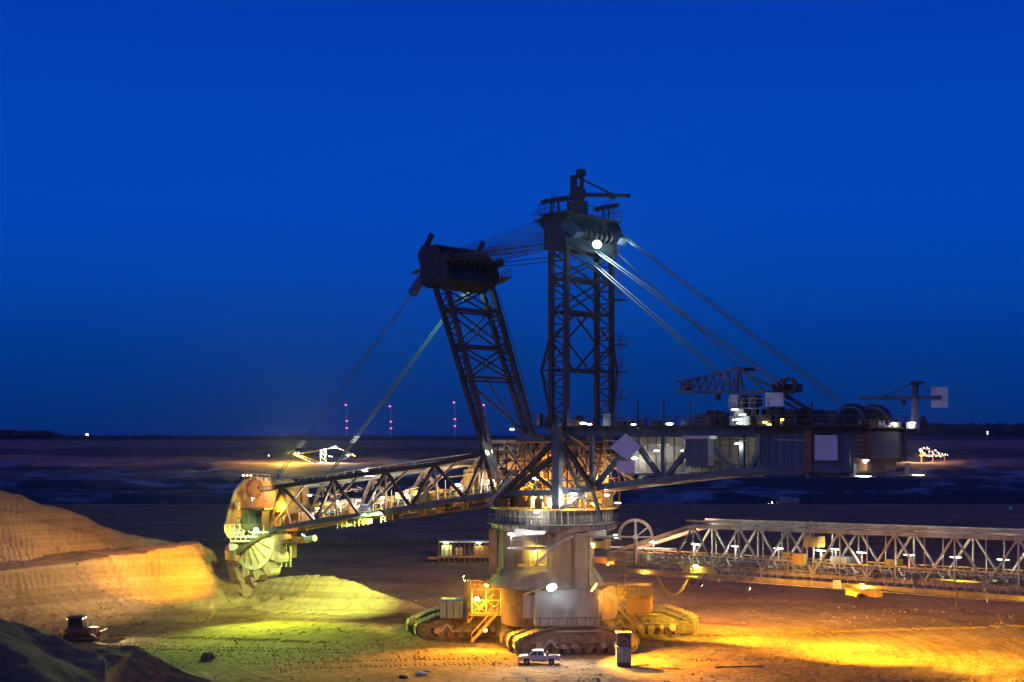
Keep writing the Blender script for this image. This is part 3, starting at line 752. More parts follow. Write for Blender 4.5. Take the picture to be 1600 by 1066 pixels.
# ---- slewing tower: two side frames joined across
TW = part('tower_frame', EX)
VT = 5.6
def sp(px, py): return UZ(px, py, -VT)
nodes = dict(top=sp(871, 668), bot=sp(871, 800), ltop=sp(862, 694), lfoot=sp(784, 775), rtop=sp(880, 694), rfoot=sp(927, 764), mid=sp(826, 733),
             fl=sp(778, 771), fr=sp(1000, 757))
for v_ in (-VT, VT):
    def T(k): return S(nodes[k][0], v_, nodes[k][1])
    beam('tower_post', T('bot'), T('top')+Z*.5, 1.15, .9, M_BLUE, TW, roll=V)
    d = U*.0+Z*1.1
    beam('tower_brace', T('lfoot'), T('ltop'), .55, .7, M_DARK, TW, 'ibeam', roll=V)
    beam('tower_brace', T('lfoot')-U*1.1, T('ltop')-Z*1.9, .55, .6, M_DARK, TW, 'ibeam', roll=V)
    beam('tower_brace', T('rtop'), T('rfoot'), .5, .6, M_DARK, TW, 'ibeam', roll=V)
    beam('tower_brace', T('mid'), S(sp(868, 768)[0], v_, sp(868, 768)[1]), .4, .45, M_DARK, TW, roll=V)
    beam('tower_brace', S(sp(877, 700)[0], v_, sp(877, 700)[1]), S(sp(905, 762)[0], v_, sp(905, 762)[1]), .3, .35, M_BLUE, TW, roll=V)
    beam('tower_sill', T('fl'), S(sp(866, 770)[0], v_, sp(866, 770)[1]), .7, .8, M_BLUE, TW, roll=V)
    beam('tower_sill', S(sp(776, 774)[0], v_, sp(776, 774)[1]), S(sp(778, 825)[0], v_, sp(778, 825)[1]), .6, .6, M_BLUE, TW, roll=V)
    beam('tower_rail', T('mid')+Z*.1, S(sp(868, 728)[0], v_, sp(868, 728)[1]), .25, .25, M_DARK, TW)
    beam('tower_strut', S(sp(800, 772)[0], v_, sp(800, 772)[1]), S(sp(800, 818)[0], v_, sp(800, 818)[1]), .35, .35, M_DARK, TW)
    if v_ < 0: beam('tower_strut', S(sp(925, 764)[0], v_, sp(925, 764)[1]), S(sp(940, 815)[0], v_, sp(940, 815)[1]), .35, .35, M_BLUE, TW)
    if v_ < 0: beam('tower_strut', S(sp(876, 795)[0], v_, sp(876, 795)[1]), S(sp(912, 770)[0], v_, sp(912, 770)[1]), .3, .3, M_BLUE, TW)
    if v_ < 0: beam('tower_strut', S(sp(903, 775)[0], v_, sp(903, 775)[1]), S(sp(942, 790)[0], v_, sp(942, 790)[1]), .22, .22, M_BLUE, TW)
for k in ('top', 'bot', 'lfoot', 'rfoot', 'mid', 'ltop'):
    beam('cross_girder', S(nodes[k][0], -VT, nodes[k][1]), S(nodes[k][0], VT, nodes[k][1]), .5, .6, M_ORNG if k in ('mid', 'bot', 'rfoot') else M_DARK, TW)
for (a_, b_) in (('top', 'mid'), ('mid', 'lfoot'), ('top', 'rfoot')):
    beam('cross_brace', S(nodes[a_][0], -VT, nodes[a_][1]), S(nodes[b_][0], VT, nodes[b_][1]), .3, .3, M_ORNG, TW)
    beam('cross_brace', S(nodes[a_][0], VT, nodes[a_][1]), S(nodes[b_][0], -VT, nodes[b_][1]), .3, .3, M_ORNG, TW)
# lighter gantry behind, left of the tower (lit pinkish orange)
BG = part('boom_hinge_gantry', EX)
vb = 3.5
def bp_(px, py, v=vb): return SP(px, py, v)
for v_ in (1.5, 5.5):
    q = lambda px, py: S(UZ(px, py, 3.5)[0], v_, UZ(px, py, 3.5)[1])
    for a_, b_, w_ in (((766, 690), (840, 690), .35), ((776, 702), (832, 702), .45), ((786, 728), (838, 728), .4), ((776, 702), (768, 722), .4), ((776, 702), (800, 722), .35), ((802, 702), (824, 726), .3),
                       ((806, 696), (784, 748), .4), ((766, 690), (806, 690), .5), ((803, 690), (798, 728), .25), ((838, 690), (820, 728), .25), ((790, 745), (836, 745), .35), ((836, 700), (838, 752), .3)):
        beam('gantry_member', q(*a_), q(*b_), w_, w_, M_ORNG if w_ < .4 else M_TAN, BG)
for a_ in ((776, 702), (806, 696), (838, 690), (786, 728), (836, 728)):
    u_, z_ = UZ(*a_, 3.5); beam('gantry_member', S(u_, 1.5, z_), S(u_, 5.5, z_), .25, .25, M_ORNG, BG)
# ---- rear mast (vertical) and its head
VM = 5.1
RM = part('rear_mast', EX)
uA, _ = UZ(861.5, 480, -VM); uB, _ = UZ(885, 480, -VM)
def zv(py): return UZ(872, py, -VM)[1]
ztop, zbot = zv(388), zv(668)
levels = [388, 432, 485, 532, 578, 622, 664]
for v_ in (-VM, VM):
    for u_ in (uA, uB): beam('mast_chord', S(u_, v_, zbot), S(u_, v_, ztop), .62, .62, M_MAST, RM, roll=V)
    fine = np.linspace(388, 664, 15)
    for i, (a_, b_) in enumerate(zip(fine[:-1], fine[1:])):
        za, zb = zv(a_), zv(b_)
        if i: beam('mast_rung', S(uA, v_, za), S(uB, v_, za), .2, .2, M_MAST, RM)
        p, q = (uA, uB) if i % 2 else (uB, uA)
        beam('mast_lacing', S(p, v_, za), S(q, v_, zb), .18, .18, M_MAST, RM)
    # outward bulge of the lower leg
    s_ = -1 if v_ < 0 else 1
    zb1, zb2, zb3 = zv(518), zv(578), zv(655)
    uo = uA+1.75 if v_ < 0 else uB-1.0
    uc = uA if v_ < 0 else uB
    beam('mast_outrigger', S(uc, v_, zb1), S(uo, v_, zb2), .25, .25, M_MAST, RM)
    beam('mast_outrigger', S(uo, v_, zb2), S(uc, v_, zb3), .25, .25, M_MAST, RM)
    beam('mast_outrigger', S(uc, v_, zb2), S(uo, v_, zb2), .25, .25, M_MAST, RM)
    beam('mast_outrigger', S(uc, v_, (zb1+zb2)/2), S(uo, v_, zb2), .16, .16, M_MAST, RM)
    beam('mast_outrigger', S(uc, v_, (zb3+zb2)/2), S(uo, v_, zb2), .16, .16, M_MAST, RM)
for u_ in (uA, uB):
    for py in (434, 487, 578): beam('mast_crossbeam', S(u_, -VM, zv(py)), S(u_, VM, zv(py)), .42, .42, M_MAST, RM)
    prs = [(390, 434), (434, 487), (487, 532), (532, 578)]
    for a_, b_ in ((392, 434), (434, 487)):
        beam('mast_cross_brace', S(u_, -VM, zv(a_)), S(u_, VM, zv(b_)), .22, .22, M_MAST, RM)
        beam('mast_cross_brace', S(u_, VM, zv(a_)), S(u_, -VM, zv(b_)), .22, .22, M_MAST, RM)
    zc = zv(533)
    for s_ in (-1, 1):
        beam('mast_cross_brace', S(u_, 0, zv(487)), S(u_, s_*VM, zc), .22, .22, M_MAST, RM)
        beam('mast_cross_brace', S(u_, s_*VM, zc), S(u_, 0, zv(578)), .22, .22, M_MAST, RM)
    for t in (-1, 1): beam('mast_knee', S(u_, t*VM, zv(640)), S(u_, t*(VM-.2), zv(664)), .3, .3, M_MAST, RM)
# caged ladders and landings on the far leg
for (y0, y1, off) in ((398, 462, .9), (520, 578, 1.3), (578, 622, 1.1), (622, 664, .8)):
    b = MB(); u_ = uB-off; v0 = VM+.2
    for d_ in (-.3, .3): b.bar(S(u_+d_, v0, zv(y0)), S(u_+d_, v0, zv(y1)), .07)
    n_ = max(2, int((zv(y0)-zv(y1))/.5))
    for i in range(n_+1):
        z_ = zv(y1)+(zv(y0)-zv(y1))*i/n_; b.bar(S(u_-.3, v0, z_), S(u_+.3, v0, z_), .05)
        if i % 2 == 0: b.bar(S(u_-.3, v0, z_), S(u_-.5, v0+.7, z_), .05).bar(S(u_+.3, v0, z_), S(u_+.5, v0+.7, z_), .05).bar(S(u_-.5, v0+.7, z_), S(u_+.5, v0+.7, z_), .05)
    b.build('caged_ladder', M_MAST, RM)
for py in (462, 578, 534, 622):
    SB(uB-1.9, uB-.2, VM-.6, VM+1.2, zv(py)-.08, zv(py)+.08).build('ladder_landing', M_MAST, RM)
    handrail([S(uB-.2, VM-.6, zv(py)+.08), S(uB-1.9, VM-.6, zv(py)+.08), S(uB-1.9, VM+1.2, zv(py)+.08)], RM, M_MAST, step=1.2)
# head
HD = part('rear_mast_head', EX)
um = (uA+uB)/2; zh0, zh1 = zv(390), zv(336)
SB(um-1.5, um+1.5, -5.4, 5.4, zh0, zh0+2.6).build('head_girder', M_HEAD, HD)
SB(um-1.0, um+1.0, -5.0, 5.2, zh0+2.5, zh1).build('head_housing', M_HEAD, HD)
for v_ in (-5.75, 5.75):
    pr = [(um+1.9, zh0), (um+1.9, zh0+2.6), (um+2.8, zh0+4.2), (um+1.6, zh1+.3), (um-1.6, zh1+.3), (um-2.5, zh1-1.2), (um-1.8, zh0+2.6), (um-1.9, zh0)]
    b = MB(); b.prism([S(u_, v_-.15, z_) for u_, z_ in pr], V*.3); b.build('cheek_plate', M_DARK, HD)
for i in range(9):
    v_ = -4.6+i*1.15
    b = MB()
    for zc_, uc_ in ((zh0+3.8, um+1.25), (zh0+2.3, um-1.75)):
        b.tube(S(uc_, v_-.25, zc_), S(uc_, v_+.25, zc_), .85, n=18)
    b.build('rope_sheave', M_DARK, HD)
for i in range(12):
    v_ = -5+i*.9; beam('housing_rib', S(um+1.05, v_, zh0+2.6), S(um+1.05, v_, zh1), .12, .14, M_BLUE, HD)
    beam('housing_rib', S(um-1.05, v_, zh0+2.6), S(um-1.05, v_, zh1), .12, .14, M_BLUE, HD)
SB(um-2.4, um+2.4, -6.4, 6.0, zh1, zh1+.16).build('head_deck', M_DARK, HD)
handrail([S(um+2.4, -6.4, zh1+.16), S(um-2.4, -6.4, zh1+.16), S(um-2.4, 6.0, zh1+.16), S(um+2.4, 6.0, zh1+.16), S(um+2.4, -6.4, zh1+.16)], HD, M_MAST, h=1.3, step=1.1, r=.05)
SB(um+2, um+3.4, -6.4, -4.2, zv(342)-.1, zv(342)).build('side_balcony', M_DARK, HD)
handrail([S(um+2, -6.4, zv(342)), S(um+3.4, -6.4, zv(342)), S(um+3.4, -4.2, zv(342))], HD, M_MAST, r=.05)
b = MB(); b.bar(S(um+3.4, -6, zv(342)), S(um+1.6, -6, zv(358)), .18); b.build('balcony_strut', M_DARK, HD)
for px0, py0, px1, py1, v_ in ((847, 316, 889, 309, -5.4), (930, 327, 966, 321, 4.2)):
    u0_, z0_ = UZ(px0, py0, v_); u1_, z1_ = UZ(px1, py1, v_)
    beam('service_rail', S(u0_, v_, z0_), S(u1_, v_, z1_), .5, .55, M_DARK, HD)
    for t in (.35, .6):
        c = lerp(S(u0_, v_, z0_), S(u1_, v_, z1_), t); beam('rail_prop', c, Vector((c.x, c.y, zh1)), .2, .2, M_DARK, HD)
for px in (862, 866, 871): u_, z_ = UZ(px, 302, -4.8); beam('aerial', S(u_, -4.8, zh1), S(u_, -4.8, z_), .07, .07, M_MAST, HD)
for px in (946, 951, 957): u_, z_ = UZ(px, 314, 5); beam('aerial', S(u_, 5, zh1), S(u_, 5, z_), .07, .07, M_MAST, HD)
# slanted rope sheave hood, right
ua_, za_ = UZ(948, 356, 5.2); ub_, zb_ = UZ(973, 378, 5.2)
beam('sheave_hood', S(ua_, 5.2, za_), S(ub_, 5.2, zb_), 1.0, 2.0, M_BLUE, HD, roll=V)
ua2, za2 = UZ(885, 350, -5.2); ub2, zb2 = UZ(905, 368, -5.2)
beam('sheave_hood', S(ua2, -5.2, za2), S(ub2, -5.2, zb2), 1.0, 1.8, M_BLUE, HD, roll=V)
# top crane
CR = part('mast_top_crane', EX)
vc = 0
def c_(px, py): return SP(px, py, -1)
SB(um-1, um+1, -2, 0, zh1+.1, zh1+2.3).build('crane_pedestal', M_DARK, CR)
beam('crane_post', c_(896, 313), c_(896.5, 274), .75, .6, M_DARK, CR)
beam('crane_post', c_(909, 318), c_(909, 268), .45, .4, M_DARK, CR)
b = MB(); b.box(c_(908, 270), (1.0, .9, .9), U, V, Z); b.build('crane_cap', M_DARK, CR)
beam('crane_jib', c_(893, 304), c_(983, 306), .45, .5, M_DARK, CR)
beam('crane_tie', c_(897, 274), c_(955, 303), .26, .26, M_DARK, CR)
beam('crane_hook', c_(957, 306), c_(957, 312), .6, .5, M_DARK, CR)
b = MB(); b.tube(c_(903, 303)-V*.6, c_(903, 303)+V*.6, 1.0, n=16); b.build('winch_drum', M_DARK, CR)

# ---- front mast (leaning)
FM = part('front_mast', EX)
def fm(px, py): return UZ(px, py, -VM)
At, Bt = fm(678.5, 442), fm(696, 441); Ab, Bb = fm(766, 735), fm(775, 735)
At2, Bt2 = At, Bt
def fz(k, t): 
    a_, b_ = (At, Ab) if k == 0 else (Bt, Bb)
    if k == 0: return (a_[0]+(b_[0]-a_[0])*t, a_[1]+(b_[1]-a_[1])*t)
    # the rear chord stays parallel until the last fifth, then closes to the pivot
    return (a_[0]+(b_[0]-a_[0])*t + (0), a_[1]+(b_[1]-a_[1])*t)
def FP(k, t, v): u_, z_ = fz(k, t); return S(u_, v, z_)
for v_ in (-VM, VM):
    for k in (0, 1): beam('mast_chord', FP(k, 1, v_), FP(k, 0, v_), .62, .62, M_MAST, FM, roll=V)
    N = 16
    for i in range(N):
        t0, t1 = i/N, (i+1)/N
        if i: beam('mast_rung', FP(0, t0, v_), FP(1, t0, v_), .22, .22, M_MAST, FM)
        beam('mast_lacing', FP(i % 2, t0, v_), FP(1-i % 2, t1, v_), .2, .2, M_MAST, FM)
tx = [0.0, .14, .35, .51, .80]
for k in (0, 1):
    for t in tx[1:4]:
        beam('mast_crossbeam', FP(k, t, -VM), FP(k, t, VM), .34, .34, M_MAST, FM)
    for a_, b_ in ((0, .14), (.14, .35), (.35, .51)):
        beam('mast_cross_brace', FP(k, a_, -VM), FP(k, b_, VM), .22, .22, M_MAST, FM)
        beam('mast_cross_brace', FP(k, a_, VM), FP(k, b_, -VM), .22, .22, M_MAST, FM)
for t in (.155, .335, .53):
    beam('mast_crossbeam', FP(0, t, -VM), FP(0, t, VM), .25, .25, M_MAST, FM)
beam('mast_portal_brace', FP(0, .51, 0), FP(0, .9, VM), .22, .22, M_MAST, FM)
beam('mast_portal_brace', FP(0, .51, -VM), FP(0, .8, VM), .25, .25, M_MAST, FM)
# ladder up the far leg, and the yellow walkway at the foot
hb_ = [FP(1, t, VM)-U*.6 for t in np.linspace(.02, .85, 12)]
b = MB()
for p, q in zip(hb_[:-1], hb_[1:]): b.bar(p, q, .08).bar(p+V*.6, q+V*.6, .08).bar(p, p+V*.6, .06)
b.build('ladder', M_MAST, FM)
stair(SP(778, 752, -VM-1.2), SP(757, 692, -VM-1.2), 1.0, V, FM, M_GREEN)
# head of the front mast
FH = part('front_mast_head', EX)
# mast axis in the side plane
ax_u, ax_z = At[0]-Ab[0], At[1]-Ab[1]; l_ = math.hypot(ax_u, ax_z); ax_u /= l_; ax_z /= l_
AX = U*ax_u+Z*ax_z; AN = U*ax_z-Z*ax_u           # along the mast, and towards the boom
hc_ = (FP(0, 0, 0)+FP(1, 0, 0))/2
def HB(c, s, name, m): b = MB(); b.box(c, s, AX, V, AN); return b.build(name, m, FH)
HB(hc_+AX*.4, (1.2, 11.6, 3.2), 'head_girder', M_HEAD)
HB(hc_+AX*3.1, (4.2, 9.6, 2.0), 'head_housing', M_HEAD)
HB(hc_+AX*5.3, (.35, 10.4, 2.6), 'head_top_plate', M_DARK)
for v_ in (-5.6, 5.6):
    pr = [(-.2, -2.0), (-.2, 1.8), (1.6, 3.4), (3.0, 2.2), (5.4, 1.9), (6.2, .6), (5.2, -1.6), (3.2, -2.3), (1.2, -2.6)]
    b = MB(); b.prism([hc_+AX*a_+AN*b_+V*(v_-.18) for a_, b_ in pr], V*.36); b.build('cheek_plate', M_DARK, FH)
    q = hc_+V*v_
    beam('cheek_arm', q+AX*4.6+AN*1.8, q+AX*6.9-AN*1.6+V*.0, .45, .7, M_DARK, FH)
    b = MB(); b.bar(q+AX*1.8+AN*2.6, q+AX*.6+AN*5.2, .9, 1.1); b.build('rope_socket', M_BLUE, FH)
    b = MB(); b.box(q+AX*2.6-AN*3.0, (1.0, .9, 1.6), AX, V, AN); b.build('rope_anchor', M_DARK, FH)
    b = MB(); b.box(q+AX*3.2+AN*3.2, (.12, 1.2, 1.4), AX, V, AN); b.build('side_step', M_DARK, FH)
for i in range(8):
    v_ = -4.2+i*1.2; b = MB(); c = hc_+AX*3.4-AN*1.2+V*v_; b.tube(c-V*.22, c+V*.22, 1.0, n=18); b.build('rope_sheave', M_DARK, FH)
for i in range(9):
    v_ = -4.4+i*1.1; beam('housing_rib', hc_+AX*1.1+AN*1.06+V*v_, hc_+AX*5.0+AN*1.06+V*v_, .12, .14, M_MAST, FH)
HB(hc_-AN*2.6+V*6.0+AX*.2, (.12, 2.0, 2.0), 'service_balcony', M_DARK)
handrail([hc_-AN*1.6+V*6.9+AX*.3, hc_-AN*3.5+V*6.9+AX*.3, hc_-AN*3.5+V*5.0+AX*.3], FH, M_MAST, r=.05)
# ---- ropes between the mast heads, stays to the boom and to the counterweight
RP = part('rope_set', EX)
def rope(p, q, r, parent=RP, sag=.0, name='hoist_rope'):
    b = MB(); N = 6 if sag else 1
    for i in range(N):
        t0, t1 = i/N, (i+1)/N
        b.tube(lerp(p, q, t0)-Z*sag*4*t0*(1-t0), lerp(p, q, t1)-Z*sag*4*t1*(1-t1), r, n=6)
    return b.build(name, M_CABLE, parent)
hh_ = [(5.0, zh0+4.9), (4.2, zh0+4.2), (3.4, zh0+3.7), (2.6, zh0+3.1)]
for i in range(8):
    v_ = -4.4+i*1.25
    rope(hc_+AX*4.2-AN*1.0+V*v_*.95, S(um+1.6, v_, zh0+4.7), .055, sag=.15)
    rope(hc_+AX*3.0-AN*1.9+V*v_*.95, S(um+2.0, v_, zh0+2.9), .07, sag=.2)
for v_ in (-5.4, -5.2, 5.2, 5.4):
    rope(hc_+AX*2.6-AN*3.4+V*v_, S(um+2.6, v_, zh0+.9), .07, sag=.1)
    rope(hc_+AX*1.9-AN*3.4+V*v_, S(um+2.6, v_, zh0+.3), .06, sag=.1)
VS = 5.6
for v_, t_, b_ in ((-VS, (660, 437), (424, 757)), (VS, (735, 441), (510, 747))):
    p, q = SP(t_[0], t_[1], v_), SP(b_[0], b_[1], v_)
    for d_ in (-.28, .28): rope(p+V*d_, q+V*d_, .06 if v_ < 0 else .12, name='boom_stay')
    for f in (.772,):
        c = lerp(p, q, f); dd = (q-p).normalized(); b = MB()
        for k in range(3): b.bar(c+dd*(k*.55), c+dd*(k*.55+.3), .95, .3)
        b.build('stay_clamp', M_WHITE, RP)
for v_, a_, b_, n_ in ((VM, (965, 363), (1312, 630), 2), (-VM, (893, 365), (1218, 603), 2), (-VM, (890, 380), (1140, 600), 2), (VM, (968, 398), (1212, 625), 1)):
    p, q = SP(a_[0], a_[1], v_), SP(b_[0], b_[1], v_)
    for k in range(n_): rope(p+V*(k*.5-.25)+Z*k*.15, q+V*(k*.5-.25)+Z*k*.45, .095, name='counterweight_stay')

# ---- wheel boom
WB = part('wheel_boom', EX)
VB = 4.2
def wb(px, py): return UZ(px, py, -VB)
tops = [wb(757, 708), wb(679, 726), wb(603, 736), wb(521, 748), wb(440, 760)]
bots = [wb(727, 779), wb(642, 793), wb(563, 806), wb(493, 815), wb(418, 829)]
t0_, b0_ = wb(766, 706), wb(772, 772)
te, be = wb(408, 764), wb(396, 832)
for v_ in (-VB, VB):
    g = lambda n: S(n[0], v_, n[1])
    nf = M_DARK if v_ < 0 else M_GREEN
    for a_, b_ in zip([t0_]+tops, tops+[te]): beam('boom_chord', g(a_), g(b_), .65, .7, nf, WB, roll=V)
    for a_, b_ in zip([b0_]+bots, bots+[be]): beam('boom_chord', g(a_), g(b_), .7, .85, M_BLUE if v_ < 0 else M_TAN, WB, roll=V)
    for i in range(5):
        beam('boom_diagonal', g(tops[i]), g(bots[i]), .42, .42, M_TAN if v_ > 0 else M_DARK, WB, roll=V)
        nb = bots[i-1] if i else b0_
        beam('boom_diagonal', g(tops[i]), g(nb), .42, .42, M_TAN if v_ > 0 else M_DARK, WB, roll=V)
        bx = ((bots[i][0]+nb[0])/2, (bots[i][1]+nb[1])/2); beam('boom_vertical', g(tops[i]), g(bx), .25, .25, M_TAN, WB)
    for a_, b_ in zip([t0_]+tops[:-1], tops):
        m_ = ((a_[0]+b_[0])/2, (a_[1]+b_[1])/2); i = ([t0_]+tops[:-1]).index(a_); beam('boom_vertical', g(m_), g(bots[i] if i else b0_), .25, .25, M_TAN, WB)
for n_ in [t0_]+tops+[te]:
    beam('boom_crossbeam', S(n_[0], -VB, n_[1]), S(n_[0], VB, n_[1]), .35, .35, M_TAN, WB)
allb = [b0_]+bots+[be]
for n_ in allb: beam('boom_crossbeam', S(n_[0], -VB, n_[1]), S(n_[0], VB, n_[1]), .4, .5, M_RUST, WB)
for a_, b_ in zip([t0_]+tops, tops+[te]):
    beam('boom_wind_brace', S(a_[0], -VB, a_[1]), S(b_[0], VB, b_[1]), .2, .2, M_TAN, WB); beam('boom_wind_brace', S(a_[0], VB, a_[1]), S(b_[0], -VB, b_[1]), .2, .2, M_TAN, WB)
for a_, b_ in zip(allb[:-1], allb[1:]):
    beam('boom_wind_brace', S(a_[0], -VB, a_[1]-.5), S(b_[0], VB, b_[1]-.5), .2, .2, M_RUST, WB)
def bl(px, v, dz=0.0):                      # a point on the boom floor at column px
    k = [t for t in allb]; pxs = [772, 727, 642, 563, 493, 418, 396]; pys = [772, 779, 793, 806, 815, 829, 832]
    py = np.interp(px, pxs[::-1], pys[::-1]); u_, z_ = wb(px, float(py)); return S(u_, v, z_+dz)
# belt with idlers, walkways, rails, machinery houses
b = MB(); b.prism([bl(772, -1.1, 1.3), bl(772, 1.1, 1.3), bl(400, 1.1, 1.3), bl(400, -1.1, 1.3)], Z*.3); b.build('boom_belt', M_BELT, WB)
for i in range(40):
    px = 764-i*9; b = MB(); b.bar(bl(px, -1.4, .9), bl(px, 1.4, .9), .2).bar(bl(px, -1.4, .9), bl(px, -1.4, 1.8), .12).bar(bl(px, -1.4, 1.8), bl(px, -.9, 1.3), .14); b.build('belt_idler', M_YELL if i % 3 else M_GREY, WB)
for v_ in (-2.6, 2.6):
    b = MB(); b.prism([bl(772, v_-.6, .4), bl(772, v_+.6, .4), bl(402, v_+.6, .4), bl(402, v_-.6, .4)], Z*.1); b.build('boom_walkway', M_TAN, WB)
    handrail([bl(p_, v_-.6 if v_ < 0 else v_+.6, .5) for p_ in (768, 700, 640, 563, 493, 410)], WB, M_GREEN, step=1.7)
handrail([S(n_[0], VB-.3, n_[1]+.4) for n_ in [t0_]+tops+[te]], WB, M_GREEN, step=2, r=.06)
SBL = lambda px0, px1, v0, v1, dz0, dz1: MB().prism([bl(px0, v0, dz0), bl(px0, v1, dz0), bl(px1, v1, dz0), bl(px1, v0, dz0)], Z*(dz1-dz0))
for px0, px1, v0, v1, z0, z1, m_ in ((706, 690, .5, 3, .5, 4.6, M_YELL), (688, 664, 1.2, 3.4, .5, 2.6, M_ORNG), (650, 628, 1.6, 3.4, .5, 2.4, M_YELL), (612, 588, -.2, 2, 1.8, 3.0, M_TAN),
                                    (576, 548, 1.3, 3.4, .5, 2.7, M_YELL), (535, 522, -3, -1.6, .5, 2.2, M_ORNG), (512, 490, 1.4, 3.4, .5, 3.2, M_TAN), (470, 450, 1.2, 3.6, .5, 3.4, M_YELL), (462, 440, -3.6, -1.4, .5, 2.0, M_ORNG),
                                    (740, 722, -.6, 2, 1.8, 3.6, M_ORNG), (665, 655, -3.3, -2, .5, 1.7, M_YELL), (600, 592, -3.4, -2.4, .5, 1.6, M_ORNG)):
    SBL(px0, px1, v0, v1, z0, z1).build('machine_house', m_, WB)
for k in range(70):
    px = random.uniform(420, 760); v_ = random.uniform(-3.2, 3.4); z_ = random.uniform(.5, 4.5); 
    beam('service_pipe', bl(px, v_, z_), bl(px-random.uniform(8, 40), v_, z_+random.uniform(-.6, .8)), .16, .16, random.choice([M_TAN, M_YELL, M_GREY, M_ORNG]), WB, 'tube')
for k in range(12):
    px = 745-k*28; beam('light_pole', bl(px, -3.3, .4), bl(px, -3.3, 3.2), .1, .1, M_GREY, WB)
# things hung beneath the boom
for px, w_, m_ in ((716, 12, M_YELL), (676, 14, M_ORNG), (650, 10, M_YELL), (600, 10, M_RUST), (560, 12, M_RUST), (530, 8, M_TAN)):
    SBL(px+w_/3, px-w_/3, -3.0, -1.8, -1.3, -.5).build('under_boom_box', m_, WB)
    handrail([bl(px+w_*.9, -3.6, -1.5), bl(px-w_*.9, -3.6, -1.5)], WB, M_YELL, h=.9, step=.9, r=.05, name='under_boom_rail')
b = MB(); b.prism([bl(770, -2.5, -1.3), bl(770, 2.5, -1.3), bl(600, 2.5, -1.2), bl(600, -2.5, -1.2)], Z*.12); b.build('catch_pan', M_RUST, WB)
bsg = MB(); c = SP(570.5, 797, -VB-.5); bsg.box(c, (1.6, .08, 1.7), Vector((1, 0, 0)), Vector((0, 1, 0)), Z)
sg = bsg.build('notice_board', M_BOARD, WB, label='pale notice board with dark lines on the boom side')
for k in range(3): b = MB(); b.box(c+Vector((0, -.06, .45-k*.42)), (1.3, .02, .12)); b.build('text_line', M_BLUE, sg)
# boom head: big sloped chute housing, cab, brackets
BH = part('boom_head', EX)
VH = -3.2
def hd(px, py, v=VH): return SP(px, py, v)
poly = [(356, 838), (353, 822), (360, 795), (368, 768), (382, 752), (400, 747), (418, 750), (430, 762), (432, 800), (428, 832), (395, 838)]
b = MB(); b.prism([hd(*p) for p in poly], V*5.2); b.build('wheel_hood', M_ORNG, BH)
rim = MB()
for a_, b_ in zip(poly[:6], poly[1:7]): rim.bar(hd(*a_, VH-.12), hd(*b_, VH-.12), .3, .5)
rim.build('hood_rim', M_TAN, BH)
u0_, z0_ = wb(405, 752)
b = MB(); b.ring(hd(398, 763, VH-.15), V, 1.3, 1.75, .4, 28); b.build('hood_bearing', M_RUST, BH)
for px, py in ((380, 775), (392, 790), (415, 775), (420, 812), (370, 790)):
    b = MB(); b.box(hd(px, py, VH-.12), (1.0, .25, 1.3), U, V, Z); b.build('hood_plate', M_TAN, BH)
SBp = lambda px0, px1, py0, py1, v0, v1: MB().prism([SP(px0, py0, v0), SP(px1, py0, v0), SP(px1, py1, v0), SP(px0, py1, v0)], V*(v1-v0))
SBp(379, 409, 797, 828, -6.0, -3.4).build('operator_cab', M_DARK, BH)
SBp(375, 412, 794, 797.5, -6.4, -3.3).build('cab_roof', M_DARK, BH)
for px0, px1 in ((381, 388), (389.5, 398), (400, 407.5)): SBp(px0, px1, 802, 818, -6.08, -6.01).build('cab_window', M_GLASS, BH)
for k, (px0, px1, py) in enumerate(((352, 412, 831), (356, 396, 838), (360, 384, 845))):
    SBp(px0, px1, py, py+2, -5.6, -3.6).build('head_walkway', M_WHITE, BH)
    handrail([hd(px0, py, -5.6), hd(px1, py, -5.6)], BH, M_WHITE, step=1.2, r=.05)
SBp(358, 366, 848, 862, -4.5, -3.8).build('hanging_box', M_WHITE, BH)
beam('aerial_mast', hd(436, 765, 0), hd(436, 733, 0), .5, .5, M_BLUE, BH)
SBp(424, 472, 758, 790, 2.5, 4).build('head_gearbox', M_ORNG, BH)
SBp(432, 447, 768, 800, -4.0, -2).build('wheel_drive', M_YELL, BH)
handrail([hd(452, 757, -4), hd(412, 752, -4), hd(382, 750, -3.4)], BH, M_GREEN, r=.06)
SBp(455, 472, 839, 849, -3.0, -1.6).build('under_hopper', M_YELL, BH)
b = MB(); b.tube(hd(478, 843, -3), hd(492, 841, -3), .5, n=16); b.build('under_drum', M_GREEN, BH)
beam('wheel_arm', hd(430, 828, -4.2), hd(403, 838, -4.2), .7, 1.0, M_DARK, BH)
beam('wheel_arm', hd(412, 832, -4.4), hd(366, 866, -4.4), .55, .9, M_DARK, BH)
b = MB(); b.box(hd(363, 868, -4.4), (2.6, 1.0, 1.6), U, V, Z); b.build('scraper_head', M_RUST, BH)
SBp(436, 452, 832, 872, 1.4, 3.0).build('discharge_chute', M_RUST, BH)
for px in (434, 441, 448): SBp(px+4, px+6, 846, 886, 1.0, 1.2).build('chute_curtain', M_PEAL, BH)
